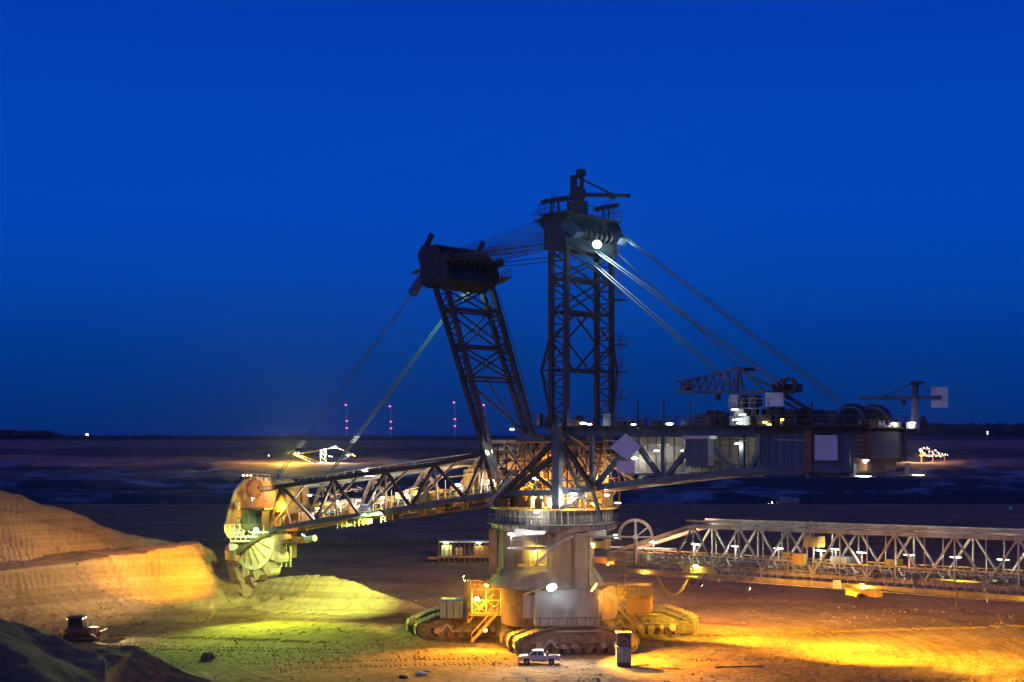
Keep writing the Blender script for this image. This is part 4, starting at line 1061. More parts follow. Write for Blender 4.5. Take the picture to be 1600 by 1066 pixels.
# the wheel
u_w, z_w = UZ(403, 836, -1.5)
WH = part('bucket_wheel', EX, S(u_w, -1.5, z_w))
wc = S(u_w, -1.5, z_w)
def WP(t, r, v=0): return wc+(U*math.cos(t)+Z*math.sin(t))*r+V*v
b = MB(); b.ring(wc, V, 4.9, 5.7, 2.6, 48); b.build('wheel_rim', M_PEAL, WH)
b = MB(); n_ = 48
vs = [WP(2*math.pi*i/n_, 4.9, -1.25) for i in range(n_)]+[WP(2*math.pi*i/n_, 1.3, -2.2) for i in range(n_)]
b._add(vs, [(i, (i+1) % n_, n_+(i+1) % n_, n_+i) for i in range(n_)]); vs = [v_+V*.3 for v_ in vs]; b._add(vs, [(i, (i+1) % n_, n_+(i+1) % n_, n_+i) for i in range(n_)]); b.build('wheel_cone', M_PEAL, WH, smooth=False)
b = MB(); b.tube(wc-V*2.9, wc+V*1.5, 1.3, n=24); b.tube(wc-V*3.2, wc-V*2.9, .7, n=16); b.build('wheel_hub', M_DARK, WH)
for i in range(16):
    t = 2*math.pi*i/16; beam('wheel_spoke', WP(t, 1.3, -2.25), WP(t, 4.95, -1.32), .26, .26, M_RUST, WH)
def bucket(i, t):
    e1 = (U*math.cos(t)+Z*math.sin(t)); e2 = (-U*math.sin(t)+Z*math.cos(t))     # radial, tangential
    if True:
        vs = []
        prof = [(0, -.95), (.95, -1.05), (1.7, -.35), (1.85, .25), (.2, .75), (0, .2)]
        b = MB()
        for s in (-1.15, 1.15): pass
        b.prism([WP(t, 5.65, -1.15)+e1*a_+e2*c for a_, c in prof[:5]]+[], V*2.3)
        o = b.build('bucket', M_TAN, WH)
        tb = MB()
        for k in range(5):
            c = WP(t, 5.65, -1.0+k*.5)+e1*1.8+e2*.25; tb.bar(c, c+e1*.25+e2*.45, .22, .16)
        tb.build('bucket_teeth', M_DARK, o)
for i in range(14): bucket(i, 2*math.pi*i/14+.1)
# ---- counterweight boom
CB = part('counterweight_boom', EX)
VC = 4.6
def cz(px, py, v=-VC): return UZ(px, py, v)
def cp(px, py, v=-VC): return SP(px, py, v)
def CBX(px0, px1, py0, py1, v0, v1, name, m, parent=None, ref=-VC, label=None):
    u0, z1 = UZ(px0, py0, ref); u1, z0 = UZ(px1, py1, ref)
    z1 = UZ((px0+px1)/2, py0, ref)[1]; z0 = UZ((px0+px1)/2, py1, ref)[1]
    o = SB(u1, u0, v0, v1, z0, z1).build(name, m, parent or CB, label=label); return o
# deck and top girder
u_s, _ = cz(826, 668); u_e, _ = cz(1353, 668)
zd = 30.2
SB(u_e, u_s, -VC-1.3, VC+1.3, zd-.25, zd).build('boom_deck', M_DARK, CB)
for v_ in (-VC, VC):
    SB(u_e+6, u_s-3.5, v_-.3, v_+.3, zd-1.3, zd-.26).build('top_chord', M_BLUE, CB)
handrail([S(u_s, -VC-1.2, zd), S((u_s+u_e)/2, -VC-1.2, zd), S(u_e, -VC-1.2, zd)], CB, M_BLUE, step=2.0, r=.05)
handrail([S(u_s, VC+1.2, zd), S(u_e, VC+1.2, zd)], CB, M_BLUE, step=2.0, r=.05)
SB(u_s-2.5, u_s+.3, -VC-2.2, -VC+.5, zd-2.1, zd-1.0).build('deck_end_box', M_BLUE, CB)
tn = [(985, 688), (1100, 690)]; bn = [(876, 769), (1037, 748), (1172, 735)]
for v_ in (-VC, VC):
    g = lambda px, py: S(cz(px, py)[0], v_, cz(px, py)[1])
    pts_ = [(876, 769), (1037, 749), (1172, 736), (1240, 737)]
    for a_, b_ in zip(pts_[:-1], pts_[1:]): beam('bottom_chord', g(*a_), g(*b_), .8, .9, M_TAN if v_ > 0 else M_BLUE, CB, roll=V)
    for a_, b_ in (((928, 762), (990, 690)), ((992, 690), (1031, 744)), ((1044, 742), (1084, 692)), ((1105, 692), (1150, 733)), ((1172, 735), (1192, 690))):
        beam('boom_diagonal', g(*a_), g(*b_), .6, .6, M_BLUE, CB, 'ibeam', roll=V)
    for a_, b_ in (((925, 680), (925, 762)), ((1037, 680), (1037, 745)), ((1160, 680), (1160, 735))):
        beam('boom_post', g(*a_), g(*b_), .55, .5, M_BLUE, CB, roll=V)
for px, py in ((930, 762), (985, 755), (1037, 748), (1100, 741), (1160, 736)):
    u_, z_ = cz(px, py); beam('boom_crossbeam', S(u_, -VC, z_), S(u_, VC, z_), .5, .6, M_RUST, CB)
# panel wall set inside the boom
u0, z1 = UZ(985, 688, -1.5); u1, _ = UZ(1185, 688, -1.5); z0 = UZ(1080, 738, -1.5)[1]
SB(u1, u0, -1.5, 2.5, z0, zd-1.4).build('inner_house', M_WALL, CB)
for i in range(1, 14):
    u_ = u0+(u1-u0)*i/14; beam('wall_seam', S(u_, -1.54, z0), S(u_, -1.54, zd-1.4), .08, .06, M_DARK, CB)
for i in range(1, 4):
    z_ = z0+(zd-1.4-z0)*i/4; beam('wall_seam', S(u0, -1.55, z_), S(u1, -1.55, z_), .05, .05, M_DARK, CB)
CBX(975, 1175, 740, 744, -4.3, -1.6, 'boom_walkway', M_GREY)
handrail([cp(975, 740, -4.4), cp(1175, 738, -4.4)], CB, M_GREY)
for k in range(46):                         # pipes, cable trays and small gear hung in the boom and on its deck
    rr_ = random.random()
    if rr_ < .45:
        u_ = random.uniform(-44, -6); v_ = random.choice([-5.0, -3.4, -2.0, 3.6]); z_ = random.uniform(25.2, 28.4) if u_ > -27 else random.uniform(28.3, 28.8)
        beam('service_pipe', S(u_, v_, z_), S(u_-random.uniform(2, 7), v_, z_+random.uniform(-.2, .2)), .14, .14, random.choice([M_DARK, M_BLUE, M_GREY]), CB, 'tube')
    else:
        u_ = random.uniform(-47, 2); v_ = random.uniform(-5, 4); h_ = random.uniform(.5, 1.9); s_ = random.uniform(.5, 1.8)
        SB(u_, u_+s_, v_, v_+random.uniform(.5, 1.4), zd, zd+h_).build('deck_gear', random.choice([M_DARK, M_DARK, M_BLUE, M_RUST]), CB)
for u_ in (-16, -20, -24, -30, -33, -37, -41): 
    beam('deck_post', S(u_, -3, zd), S(u_, -3, zd+random.uniform(2, 3.6)), .14, .14, M_DARK, CB)
# small blue-white house hung on the near side
CBX(1083, 1118, 685, 728, -VC-1.7, -VC-.4, 'transformer_house', M_BLUE)
CBX(1080, 1122, 681, 686, -VC-2.0, -VC-.2, 'house_roof', M_WHITE)
# plated main body
CBX(1183, 1336, 676, 738, -VC-.25, VC, 'plated_body', M_BLUE)
u0, z1 = cz(1183, 680); u1, z0 = cz(1336, 736)
for i in range(12):
    u_ = u0+(u1-u0)*(i+.5)/12; beam('body_stiffener', S(u_, -VC-.34, z0+.6), S(u_, -VC-.34, zd-.8), .16, .16, M_BLUE, CB)
CBX(1183, 1350, 667, 677, -VC-.6, VC+.6, 'body_edge_beam', M_DARK)
CBX(1262, 1272, 670, 735, -VC-.7, -VC-.3, 'body_column', M_RUST)
CBX(1336, 1354, 672, 724, -VC-.2, VC, 'ballast_frame', M_RUST)
for k in range(6): CBX(1338, 1352, 680+k*7, 682+k*7, -VC-.32, -VC-.2, 'ladder_rung', M_TAN)
sb_ = SBp(1273, 1308, 680, 719.5, -VC-.75, -VC-.68); sb_.build('sign_board', M_BOARD, CB, label='tall blank pale blue board on the plated body')
# diamond and oblong boards near the tower
def board(pts, name, lab):
    b = MB(); b.prism([SP(x, y, -VC-1.6) for x, y in pts], V*.1); o = b.build(name, M_BOARD, CB, label=lab)
    return o
board([(977, 678), (1001.5, 698.5), (979, 719), (953, 699)], 'sign_board', 'large blank pale diamond board below the deck')
board([(964, 720.5), (991, 720.5), (991, 739), (964, 739)], 'sign_board', 'small blank pale oblong board under the diamond')
for px in (978,): beam('board_bracket', cp(px, 676, -VC-1.4), cp(px, 738, -VC-1.4), .2, .2, M_DARK, CB); beam('board_bracket', cp(px, 682, -VC-1.4), cp(px, 682, -VC), .2, .2, M_DARK, CB)
M_CWT = mat('dull_ballast_paint', (.20, .19, .19), .7, 0, col2=(.14, .12, .11), streak=True)
# counterweight box: its end face looks to the right of the picture
u_c, _ = cz(1354, 690)
SB(u_c-.2, u_c+1.8, -VC, VC+.2, 26.3, 29.35).build('counterweight_box', M_CWT, CB)
for v_ in (-VC, VC+.1): SB(u_c-.45, u_c-.15, v_-.35, v_+.35, 25.9, 29.8).build('box_corner_post', M_RUST, CB)
for i in range(3): SB(u_c-.3, u_c-.2, -VC+.6, -VC+2.2, 27.0+i*.75, 27.1+i*.75).build('box_handle', M_DARK, CB)
SB(u_c-.7, u_c+8, -VC-1, VC+1.2, 29.75, 29.95).build('end_deck', M_DARK, CB)
handrail([S(u_c+8, -VC-.9, 29.95), S(u_c-.6, -VC-.9, 29.95), S(u_c-.6, VC+1.1, 29.95)], CB, M_DARK, step=1.3, r=.05)
SB(u_c+.2, u_c+4.5, -VC+.5, VC-1.0, 24.9, 26.25).build('ballast_block', M_RUST, CB)
SB(u_c+2, u_c+8, -VC, VC, 24.2, 25.6).build('ballast_block', M_DARK, CB)
for px, py0, py1, v_ in ((1332, 724, 745, -VC), (1418, 724, 743, VC), (1262, 735, 748, -VC)):  # the green posts take the shape of moving lamps' light trails
    beam('hanging_post', SP(px, py0, v_), SP(px, py1, v_), .55 if px > 1300 else .4, .3, M_GREEN if px > 1300 else M_BLUE, CB)
# deck machinery: rope drums under round hoods, winches, cabinets
u_d = UZ(1316, 640, -2.6)[0]
for v_ in (-3.9, 2.0):
    b = MB()
    c = S(u_d-1.6, v_, 30.3); nn = 20
    pr = [c+U*math.cos(t)*2.0+Z*math.sin(t)*2.35 for t in np.linspace(0, math.pi, nn)]
    b.prism(pr, V*1.3); b.build('drum_hood', M_HEAD, CB)
    b = MB(); b.ring(c-V*.05, V, 1.8, 2.1, .1, 18, -math.pi/2, math.pi/2); b.build('hood_flange', M_BLUE, CB)
def deckbox(px0, px1, py0, py1, v0, v1, name, m): return CBX(px0, px1, py0, py1, v0, v1, name, m, ref=v0)
deckbox(1343, 1362, 655, 668, -3.9, -2, 'switch_cabinet', M_YELL)
deckbox(1362, 1374, 657, 669, -1, .5, 'switch_cabinet', M_WHITE)
deckbox(1340, 1346, 656, 668, -4.4, -4, 'switch_cabinet', M_YELL)
deckbox(1392, 1402, 659, 670, 2.6, 3.6, 'vent_cowl', M_WHITE)
deckbox(1416, 1430, 660, 670, 3.2, 4.2, 'vent_cowl', M_WHITE)
deckbox(1438, 1444, 650, 668, 4.9, 5.4, 'lamp_box', M_DARK)
for px0, px1, py0, v0, m_ in ((1085, 1110, 650, -3, M_DARK), (1098, 1135, 645, -1, M_BLUE), (1180, 1205, 648, -3, M_DARK), (1205, 1222, 655, -2, M_BLUE), (1225, 1246, 652, -3, M_DARK), (1250, 1270, 655, -2.5, M_DARK), (1270, 1290, 660, -4, M_BLUE),
                           (1140, 1172, 650, -3.6, M_BLUE), (1147, 1162, 639, -3.6, M_BLUE), (1190, 1200, 640, 0, M_DARK)):
    deckbox(px0, px1, py0, 667, v0, v0+2.2, 'deck_house', m_)
for px, v_, r_ in ((1214, -1, .9), (1262, 0, .8), (1240, -2.5, .7)):
    b = MB(); c = SP(px, 650, v_); b.tube(c-V*.9, c+V*.9, r_, n=16); b.ring(c-V*.9, V, .3, r_*1.25, .1, 18); b.build('rope_winch', M_DARK, CB)
# travelling crane standing on the deck
TC = part('deck_crane', EX)
vq = -1.5
def q_(px, py, v=vq): return SP(px, py, v)
for px, py0, py1, m_ in ((1149, 617, 666, M_WHITE), (1163, 617, 655, M_DARK), (1180, 617, 660, M_BLUE)):
    beam('crane_column', q_(px, py1), q_(px, py0), 1.1 if px == 1149 else .6, .8, m_, TC)
for v_ in (-2.8, -.2):
    s = lambda px, py: q_(px, py, v_)
    beam('jib_chord', s(1057, 613), s(1200, 613), .35, .4, M_BLUE, TC)
    beam('jib_chord', s(1057, 596), s(1065, 597), .25, .25, M_BLUE, TC)
    beam('jib_tie', s(1068, 597), s(1152, 577), .28, .28, M_BLUE, TC)
    beam('jib_tie', s(1152, 577), s(1208, 606), .32, .32, M_BLUE, TC)
    beam('jib_tie', s(1160, 579), s(1195, 612), .25, .25, M_BLUE, TC)
    beam('jib_chord', s(1066, 604), s(1150, 602), .2, .2, M_BLUE, TC)
    for px in range(1068, 1152, 12):
        yt = 597-(px-1068)*20/84
        beam('jib_post', s(px, 612), s(px, yt), .18, .18, M_BLUE, TC)
        if px < 1144: beam('jib_lacing', s(px, 612), s(px+12, yt-2.8), .15, .15, M_BLUE, TC)
    beam('crane_mast', s(1150, 614), s(1152, 577), .45, .45, M_BLUE, TC); beam('crane_mast', s(1162, 614), s(1153, 577), .35, .35, M_BLUE, TC)
for px in (1058, 1080, 1104, 1128, 1152, 1200): beam('jib_crossbar', q_(px, 613, -2.8), q_(px, 613, -.2), .25, .25, M_BLUE, TC)
SBp(1143, 1163, 574, 579, -2.9, -.1).build('crane_head', M_DARK, TC)
SBp(1063, 1074, 599, 611, -2.2, -.9).build('trolley', M_RUST, TC)
handrail([q_(1056, 600, -3), q_(1090, 600, -3)], TC, M_BLUE)
beam('crane_hook', q_(1122, 614), q_(1122, 626), .5, .5, M_DARK, TC)
SBp(1170, 1182, 618, 634, -2.4, -1).build('crane_cab', M_RUST, TC)
SBp(1138, 1200, 637, 639, -3.2, .2).build('crane_platform', M_BLUE, TC)
handrail([q_(1138, 637, -3.2), q_(1200, 637, -3.2)], TC, M_GREY)
SBp(1196, 1224, 613.5, 635, -3.2, -2.9).build('wind_board', M_WHITE, TC, label='pale square board hanging from the crane')
SBp(1207, 1240, 600, 613, -2.6, -.4).build('crane_counterweight', M_DARK, TC)
for px, py, r_ in ((1233, 603, 1.05), (1221, 600, .6)):
    b = MB(); b.ring(q_(px, py, -2.9), V, r_*.62, r_, .4, 24); b.build('crane_sheave', M_DARK, TC)
for a_, b_ in (((1200, 612), (1262, 650)), ((1216, 612), (1262, 640)), ((1200, 620), (1245, 655)), ((1225, 616), (1290, 655))):
    beam('crane_backstay', q_(*a_), q_(*b_), .45 if a_[0] == 1225 else .25, .3, M_DARK, TC)
for px in (1262, 1270): SBp(px, px+12, 640 if px < 1270 else 646, 664, -2, 0).build('anchor_block', M_DARK, TC)
# slewing jib at the tail end
TJ = part('tail_jib', EX)
vj = 3.6
def j_(px, py, v=vj): return SP(px, py, v)
b = MB(); b.tube(j_(1430, 670), j_(1430, 622), .5, .4, n=12); b.build('jib_column', M_GREY, TJ)
b = MB(); b.tube(j_(1430, 622), j_(1430, 599), .42, n=12); b.build('jib_column', M_BLUE, TJ)
SBp(1422, 1438, 596, 599.5, vj-.6, vj+.6).build('jib_cap', M_DARK, TJ)
beam('jib_beam', j_(1343, 622.5), j_(1472, 621), .4, .45, M_BLUE, TJ)
beam('jib_tie', j_(1426, 599), j_(1380, 620), .14, .14, M_BLUE, TJ); beam('jib_tie', j_(1434, 600), j_(1462, 619), .1, .1, M_BLUE, TJ)
SBp(1409, 1413, 623, 634, vj-.2, vj+.2).build('jib_hook', M_DARK, TJ)
SBp(1455, 1481, 605, 637, vj-.1, vj).build('wind_board', M_WHITE, TJ, label='pale square board on the end of the tail jib')

# ---------------------------------------------------------------- conveyor bridge to the right
bd = Vector((.677, -.737, .018)).normalized(); bn_ = Vector((.737, .677, 0))
BA = P(1075, 893, 200)
BR = thing('conveyor_bridge', 'long lit steel truss conveyor bridge running from the excavator out of the right edge', 'conveyor', (BA.x, BA.y, 0))
def BP(s, l, h): return BA+bd*s+bn_*l+Z*h
def bs(px):                                 # distance along the bridge for a column of the photo
    k = (px-800)/F
    return (k*BA.y-BA.x)/(bd.x-k*bd.y)
HT = 6.4; WBR = 4.2
s0, s1 = bs(962), bs(1600)+34
top_px = [1075, 1150+62, 1358, 1500]
tnode = [bs(1083), bs(1212), bs(1358), bs(1486)+3]
stp = tnode[1]-tnode[0]; 
tnode = [bs(1083)]; 
while tnode[-1] < s1-6: tnode.append(tnode[-1]+8.1)
bnode = [t+4.05 for t in tnode]
sbeg = bs(966)
for l in (0, WBR):
    beam('top_chord', BP(tnode[0], l, HT), BP(tnode[-1], l, HT), .55, .6, M_GREY, BR, roll=bn_)
    beam('top_rail_pipe', BP(tnode[0]-1, l-.3, HT+.75), BP(tnode[-1], l-.3, HT+.75), .28, .3, M_GREY, BR)
    beam('end_raker', BP(sbeg, l, 2.4), BP(tnode[0], l, HT), .5, .55, M_TAN, BR, roll=bn_)
    beam('bottom_chord', BP(s0, l, .6), BP(s1, l, .6), .5, .75, M_TAN, BR, roll=bn_)
    beam('belt_rail', BP(s0+2, l, 2.35), BP(s1, l, 2.35), .16, .22, M_YELL, BR, roll=bn_)
    for i, t in enumerate(tnode):
        if i < len(bnode): beam('truss_diagonal', BP(t, l, HT), BP(t+4.05, l, .8), .26, .26, M_GREY, BR, roll=bn_)
        (beam('truss_diagonal', BP(t, l, HT), BP(t-4.05, l, .8), .26, .26, M_GREY, BR, roll=bn_))
        beam('truss_post', BP(t, l, HT), BP(t, l, .8), .2, .2, M_GREY, BR, roll=bn_)
        beam('truss_post', BP(t+4.05, l, HT), BP(t+4.05, l, .8), .14, .14, M_GREY, BR, roll=bn_)
for t in tnode: 
    beam('top_crossbar', BP(t, 0, HT), BP(t, WBR, HT), .3, .3, M_GREY, BR); beam('wind_brace', BP(t, 0, HT), BP(t+8.1 if t+8.1 < tnode[-1]+1 else t, WBR, HT), .2, .2, M_GREY, BR)
n_ = int((s1-s0)/1.35)
for i in range(n_):
    s = s0+2+i*1.35; b = MB()
    b.bar(BP(s, .5, 1.15), BP(s-.35, .3, 2.15), .28, .22).bar(BP(s, .4, 1.25), BP(s, WBR-.4, 1.25), .22).bar(BP(s, WBR-.5, 1.15), BP(s-.35, WBR-.3, 2.15), .28, .22)
    b.build('idler_bracket', M_GREY, BR)
b = MB(); b.prism([BP(s0, 1.0, 1.75), BP(s0, WBR-1, 1.75), BP(s1, WBR-1, 1.75), BP(s1, 1.0, 1.75)], Z*.12); b.build('conveyor_belt', M_BELT, BR)
b = MB(); b.prism([BP(s0, .9, .55), BP(s0, WBR-.9, .55), BP(s1, WBR-.9, .55), BP(s1, .9, .55)], Z*.1); b.build('return_belt', M_BELT, BR)
b = MB(); b.prism([BP(s0+3, -1.1, -.1), BP(s0+3, -.15, -.1), BP(s1, -.15, -.1), BP(s1, -1.1, -.1)], Z*.08); b.build('side_walkway', M_GREY, BR)
b = MB(); b.prism([BP(s0, -.25, -.75), BP(s0, .5, -.75), BP(s1, .5, -.75), BP(s1, -.25, -.75)], Z*.7); b.build('cable_duct', M_TAN, BR)
handrail([BP(s0+3, -1.1, 0), BP(s1, -1.1, 0)], BR, M_GREY, h=2.0, step=2.7, r=.045)
handrail([BP(s0+3, -.3, 1.1), BP(s1, -.3, 1.1)], BR, M_GREY, h=1.1, step=1.35, r=.035)
b = MB(); s_ = s0+6
while s_ < s1-1: b.bar(BP(s_, -1.05, -.05), BP(s_+.68, -.5, 1.05), .07).bar(BP(s_+1.35, -1.05, -.05), BP(s_+.68, -.5, 1.05), .07); s_ += 1.35
b.build('bracket_lacing', M_GREY, BR)['kind'] = 'stuff'
beam('lower_pipe', BP(bs(990), -1.15, -.75), BP(s1, -1.15, -.75), .12, .12, M_GREY, BR)
for px, l in ((1145, .5), (1290, .5), (1352, .5)): pass
for a_, b_, z0, z1, l0, l1, m_ in ((1244, 1262, 1.9, 3.4, -.9, -.2, M_YELL), (1228, 1240, 2.9, 3.5, -.9, .2, M_YELL), (1252, 1275, 4.2, 5.6, .5, 2, M_YELL), (1290, 1315, 2.3, 3.1, 1, 3, M_GREY), (1368, 1386, 2.0, 3.0, 2, 3.6, M_YELL),
                                    (1328, 1378, -1.5, -.55, -1.0, 0.2, M_YELL), (1070, 1115, -.2, .6, -.4, .2, M_YELL)):
    a2, b2 = bs(a_), bs(b_); b = MB(); b.box(BP((a2+b2)/2, (l0+l1)/2, (z0+z1)/2), (b2-a2, l1-l0, z1-z0), bd, bn_, Z); b.build('service_box', m_, BR)
a2 = bs(1250); lad = MB()
for d_ in (0, .7): lad.bar(BP(a2+d_, -.2, 1.6), BP(a2+1.4+d_, -.2, HT+1.6), .12)
for i in range(14): lad.bar(BP(a2+.1*i, -.2, 1.8+i*.45), BP(a2+.7+.1*i, -.2, 1.8+i*.45), .06)
lad.build('ladder', M_TAN, BR)
a2 = bs(1317); b = MB(); b.box(BP(a2, -1.28, -.15), (1.15, .06, 1.0), bd, bn_, Z); sg2 = b.build('notice_board', M_WHITE, BR, label='small white notice board with grey lines')
for k in range(3): b = MB(); b.box(BP(a2, -1.32, .15-k*.27), (.85, .03, .07), bd, bn_, Z); b.build('text_line', M_BLUE, sg2)
# hanging cable loop
cp0, cp1 = BP(bs(1033), -1.0, -.7), BP(bs(1081), -1.0, -.8); b = MB(); N = 14
for off in (0, .14):
    pr = None
    for i in range(N+1):
        t = i/N; c = lerp(cp0, cp1, t)-Z*(2.6*(1-(2*t-1)**2))+bd*off*2
        if pr is not None: b.tube(pr, c, .06, n=6)
        pr = c
b.build('hanging_cable', M_YELL, BR)  # amber lamp light put into the loop's yellow colour
# start of the bridge: hinge frame and cable wheel
b = MB(); b.bar(BP(s0-2, 1, 1.4), BP(s0+6, 1, 1.4), 1.6, 1.5); b.build('hinge_box', M_TAN, BR)
b = MB(); b.bar(BP(s0-7, 2.2, .6), BP(s0, 2.2, .6), 2.0, .9); b.build('hinge_beam', M_ORNG, BR)
b = MB(); b.bar(BP(s0-6, 1.8, 2.6), BP(bs(1040), 1.8, 2.9), 1.2, .15); b.build('belt_cover', M_WHITE, BR)
RW = part('cable_guide', BR, P(993, 838, 203))
rc = P(993, 839, 203); yv = Vector((0.25, 1, 0)).normalized()
b = MB(); b.ring(rc, yv, 2.2, 2.6, .35, 30, -1.75, 1.6); b.build('guide_arc', M_WHITE, RW)
rx = yv.cross(Z)*-1
for t in (90, 0, 180, 142): beam('arc_spoke', rc, rc+rx*2.25*math.cos(R(t))+Z*2.25*math.sin(R(t)), .28 if t == 90 else .16, .2, M_WHITE, RW)
b = MB(); b.tube(rc-yv*.3, rc+yv*.3, .35, n=14); b.build('wheel_hub', M_WHITE, RW)
beam('wheel_stand', rc, Vector((rc.x, rc.y+.4, BP(s0+2, 0, 1).z)), .4, .4, M_TAN, RW)
# far support outside the picture
for l in (0, WBR): beam('support_leg', BP(s1-1, l, .4), Vector((BP(s1-1, l, 0).x, BP(s1-1, l, 0).y, 0)), .8, .8, M_TAN, BR)
# ---------------------------------------------------------------- lamps of the machine, some of them added (each a part, with its own light)
LP = part('lamp_set', EX)
def L1(px, py, v, p, **k): return lamp(SP(px, py, v), LP, power=p, **k)
for px, py, p in ((497, 795, 900), (525, 784, 1200), (560, 782, 700), (597, 778, 1000), (634, 774, 1000), (715, 758, 900), (767, 751, 1000), (484, 774, 500)):
    L1(px, py, -3.4, p, size=(1.25, .3, .36) if p > 700 else (.9, .3, .25))
for px, py, p in ((571, 736, 700), (571, 744, 0)): L1(px, py, 3.4, p, size=(1.0, .3, .3))
L1(436, 790, -4.6, 2600, col=(1, .5, .03), em=E_ORNG, size=(.5, .3, .25)); L1(440, 785, 1.0, 1500, col=ORANGE, em=E_ORNG); L1(455, 812, 0, 900, col=ORANGE, em=E_ORNG); L1(690, 745, 1, 900, col=ORANGE, em=E_ORNG, size=(.5, .3, .25)); L1(650, 768, 1, 500, col=ORANGE, em=E_ORNG, size=(.5, .3, .25))
for px in (380, 386, 392): L1(px, 743, 0, 0, em=E_RED, size=(.4, .3, .3))
beam('lamp_bar', SP(376, 745, 0), SP(398, 745, 0), .1, .1, M_DARK, LP); beam('lamp_bar', SP(387, 745, 0), SP(387, 752, 0), .12, .12, M_DARK, LP)
# tower and slewing deck
for px, py, v, p, c in ((838, 748, -3, 1600, ORANGE), (842, 778, -5, 1400, WHITE), (838, 800.5, -9.4, 500, WHITE), (896, 772, -5, 1100, WHITE), (893, 778.5, -6, 700, WHITE), (947, 744, -2, 700, WHITE),
                        (948, 774, -3, 500, WHITE), (800, 671, -5.8, 300, WHITE), (871, 730, 1, 3500, ORANGE), (815, 770, 1, 3200, ORANGE), (925, 785, 2, 3500, ORANGE), (905, 745, 2, 2600, ORANGE), (845, 790, 3, 2600, ORANGE)):
    hid = (px, py) in ((871, 730), (815, 770), (925, 785), (905, 745), (845, 790))
    L1(px, py, v, p, col=c if c != ORANGE else (1, .55, .08), em=E_ORNG if hid else E_WHITE, size=(.35, .2, .2) if hid else ((1.2, .4, .4) if p > 1000 else (.7, .3, .25)))
lamp(P(798, 834.5, 187), LP, power=500, size=(.8, .3, .35), axis=Vector((1, 0, 0)))
lamp(P(835, 862, 189), LP, power=450, col=YEL, size=(.4, .2, .2), axis=Vector((1, 0, 0)))
lamp(P(962, 838, 191.5), LP, power=500, size=(.6, .6, .5), em=E_GRN, col=(1, .95, .6), axis=Vector((1, 0, 0)))
lamp(P(925, 850, 189.5), LP, power=250, size=(.4, .2, .2), col=YEL, axis=Vector((1, 0, 0)))
lamp(P(965, 786, 192), LP, power=100, size=(.9, .2, .14), axis=Vector((1, 0, 0)))
# counterweight boom
for px, py, v, p in ((911, 661.5, -5.4, 250), (921, 663, -5.4, 0), (990, 663.5, -5.4, 200), (1046, 662.5, -5.4, 250), (1156, 661, -4.4, 120), (1155, 655, -4, 60), (1026, 704.5, -3.2, 170), (1068, 704.5, -3.2, 170), (1152, 693.5, -5.2, 200),
                    (1353, 719.5, -4.9, 200), (1362, 664, -3, 120), (1397, 662, 2.2, 25), (1425, 661, 3.0, 30), (992, 716, -3, 260)):
    L1(px, py, v, p, size=((1.0, .25, .3) if p > 200 else (.8, .2, .18)))
for px, py in ((1148, 640), (1160, 648), (1150, 656)): L1(px, py, -4.2, 22, size=(1.0, .15, .16))
for px, py in ((1195, 660), (1202, 664), (1222, 656), (1216, 645), (1268, 668)): L1(px, py, -3.3, 20, em=E_ORNG, col=ORANGE, size=(.6, .2, .25))
for px0, px1, py, v in ((1312, 1368, 745.2, -VC), (1400, 1450, 743.2, VC)):  # bars and long lamps shaped after the moving lamps' light trails
    b = MB(); b.bar(SP(px0, py, v), SP(px1, py, v), .12, .1); b.build('lamp_bar', M_GREEN, LP)
    L1((px0+px1)/2+10, py-.6, v, 60, size=(2.0 if px0 < 1350 else 1.6, .2, .12))
# mast head flood (bright cool white); teal lights added for its glare and the stays
hp_ = SP(933, 382, 3.0-8.7)
fl = flood(hp_, P(900, 900, 130), LP, COOL, E_COOL, 20000, 150, size=1.25)
light(hp_+Vector((0, -.9, .2)), (.3, .85, .95), 750, parent=fl, r=.5)
light(SP(976, 385, 4.2), (.6, .95, 1), 400, parent=fl, r=.3)
light(SP(722, 462, 3.6), (.4, .95, .95), 500, parent=fl, r=.3)
flood(SP(740, 450, 4.2), SP(600, 622, 5.6), LP, (.35, .95, 1), E_COOL, 70000, 30, size=.4, blend=1)  # unseen teal spot added to brighten the far stay
# ground floods: white and orange pair on the front housing
fw = P(862, 918, 183.0)
f1 = flood(fw, P(905, 1060, 172), LP, COOL, E_COOL, 11000, 118, size=1.45, r=.3)
light(fw+Vector((0, -1.2, -.3)), (.85, .88, 1), 300, parent=f1, r=.3)
light(fw+Vector((0, -1.5, 1.0)), (1, .85, .7), 500, parent=f1, r=.4)
fo = P(928, 918, 183.4)
for q_0, q_1 in ((fw, P(862, 925, 187)), (fo, P(928, 925, 187))): beam('lamp_arm', q_0+Vector((0, .5, -.3)), q_1, .2, .2, M_DARK, LP)
f2 = flood(fo, G(1090, 1040), LP, (1, .40, .015), E_ORNG, 120000, 110, size=1.45, r=.3)
light(fo+Vector((.3, -1.0, .3)), (1, .4, .03), 700, parent=f2, r=.3)
flood(P(958, 927, 195), P(1010, 960, 200), LP, (1, .42, .02), E_ORNG, 1200, 120, size=.6)
for q_px, q_aim, q_w in ((1090, (1165, 948), 110000), (1300, (1330, 955), 120000), (1510, (1540, 962), 90000)):  # orange floods added behind the bridge, unseen, to warm the floor beyond
    flood(BP(bs(q_px), WBR+.6, -1.3), G(*q_aim), LP, (1, .40, .02), E_ORNG, q_w, 120, size=.5, blend=1, post=(-.9, -.8, 1.7))
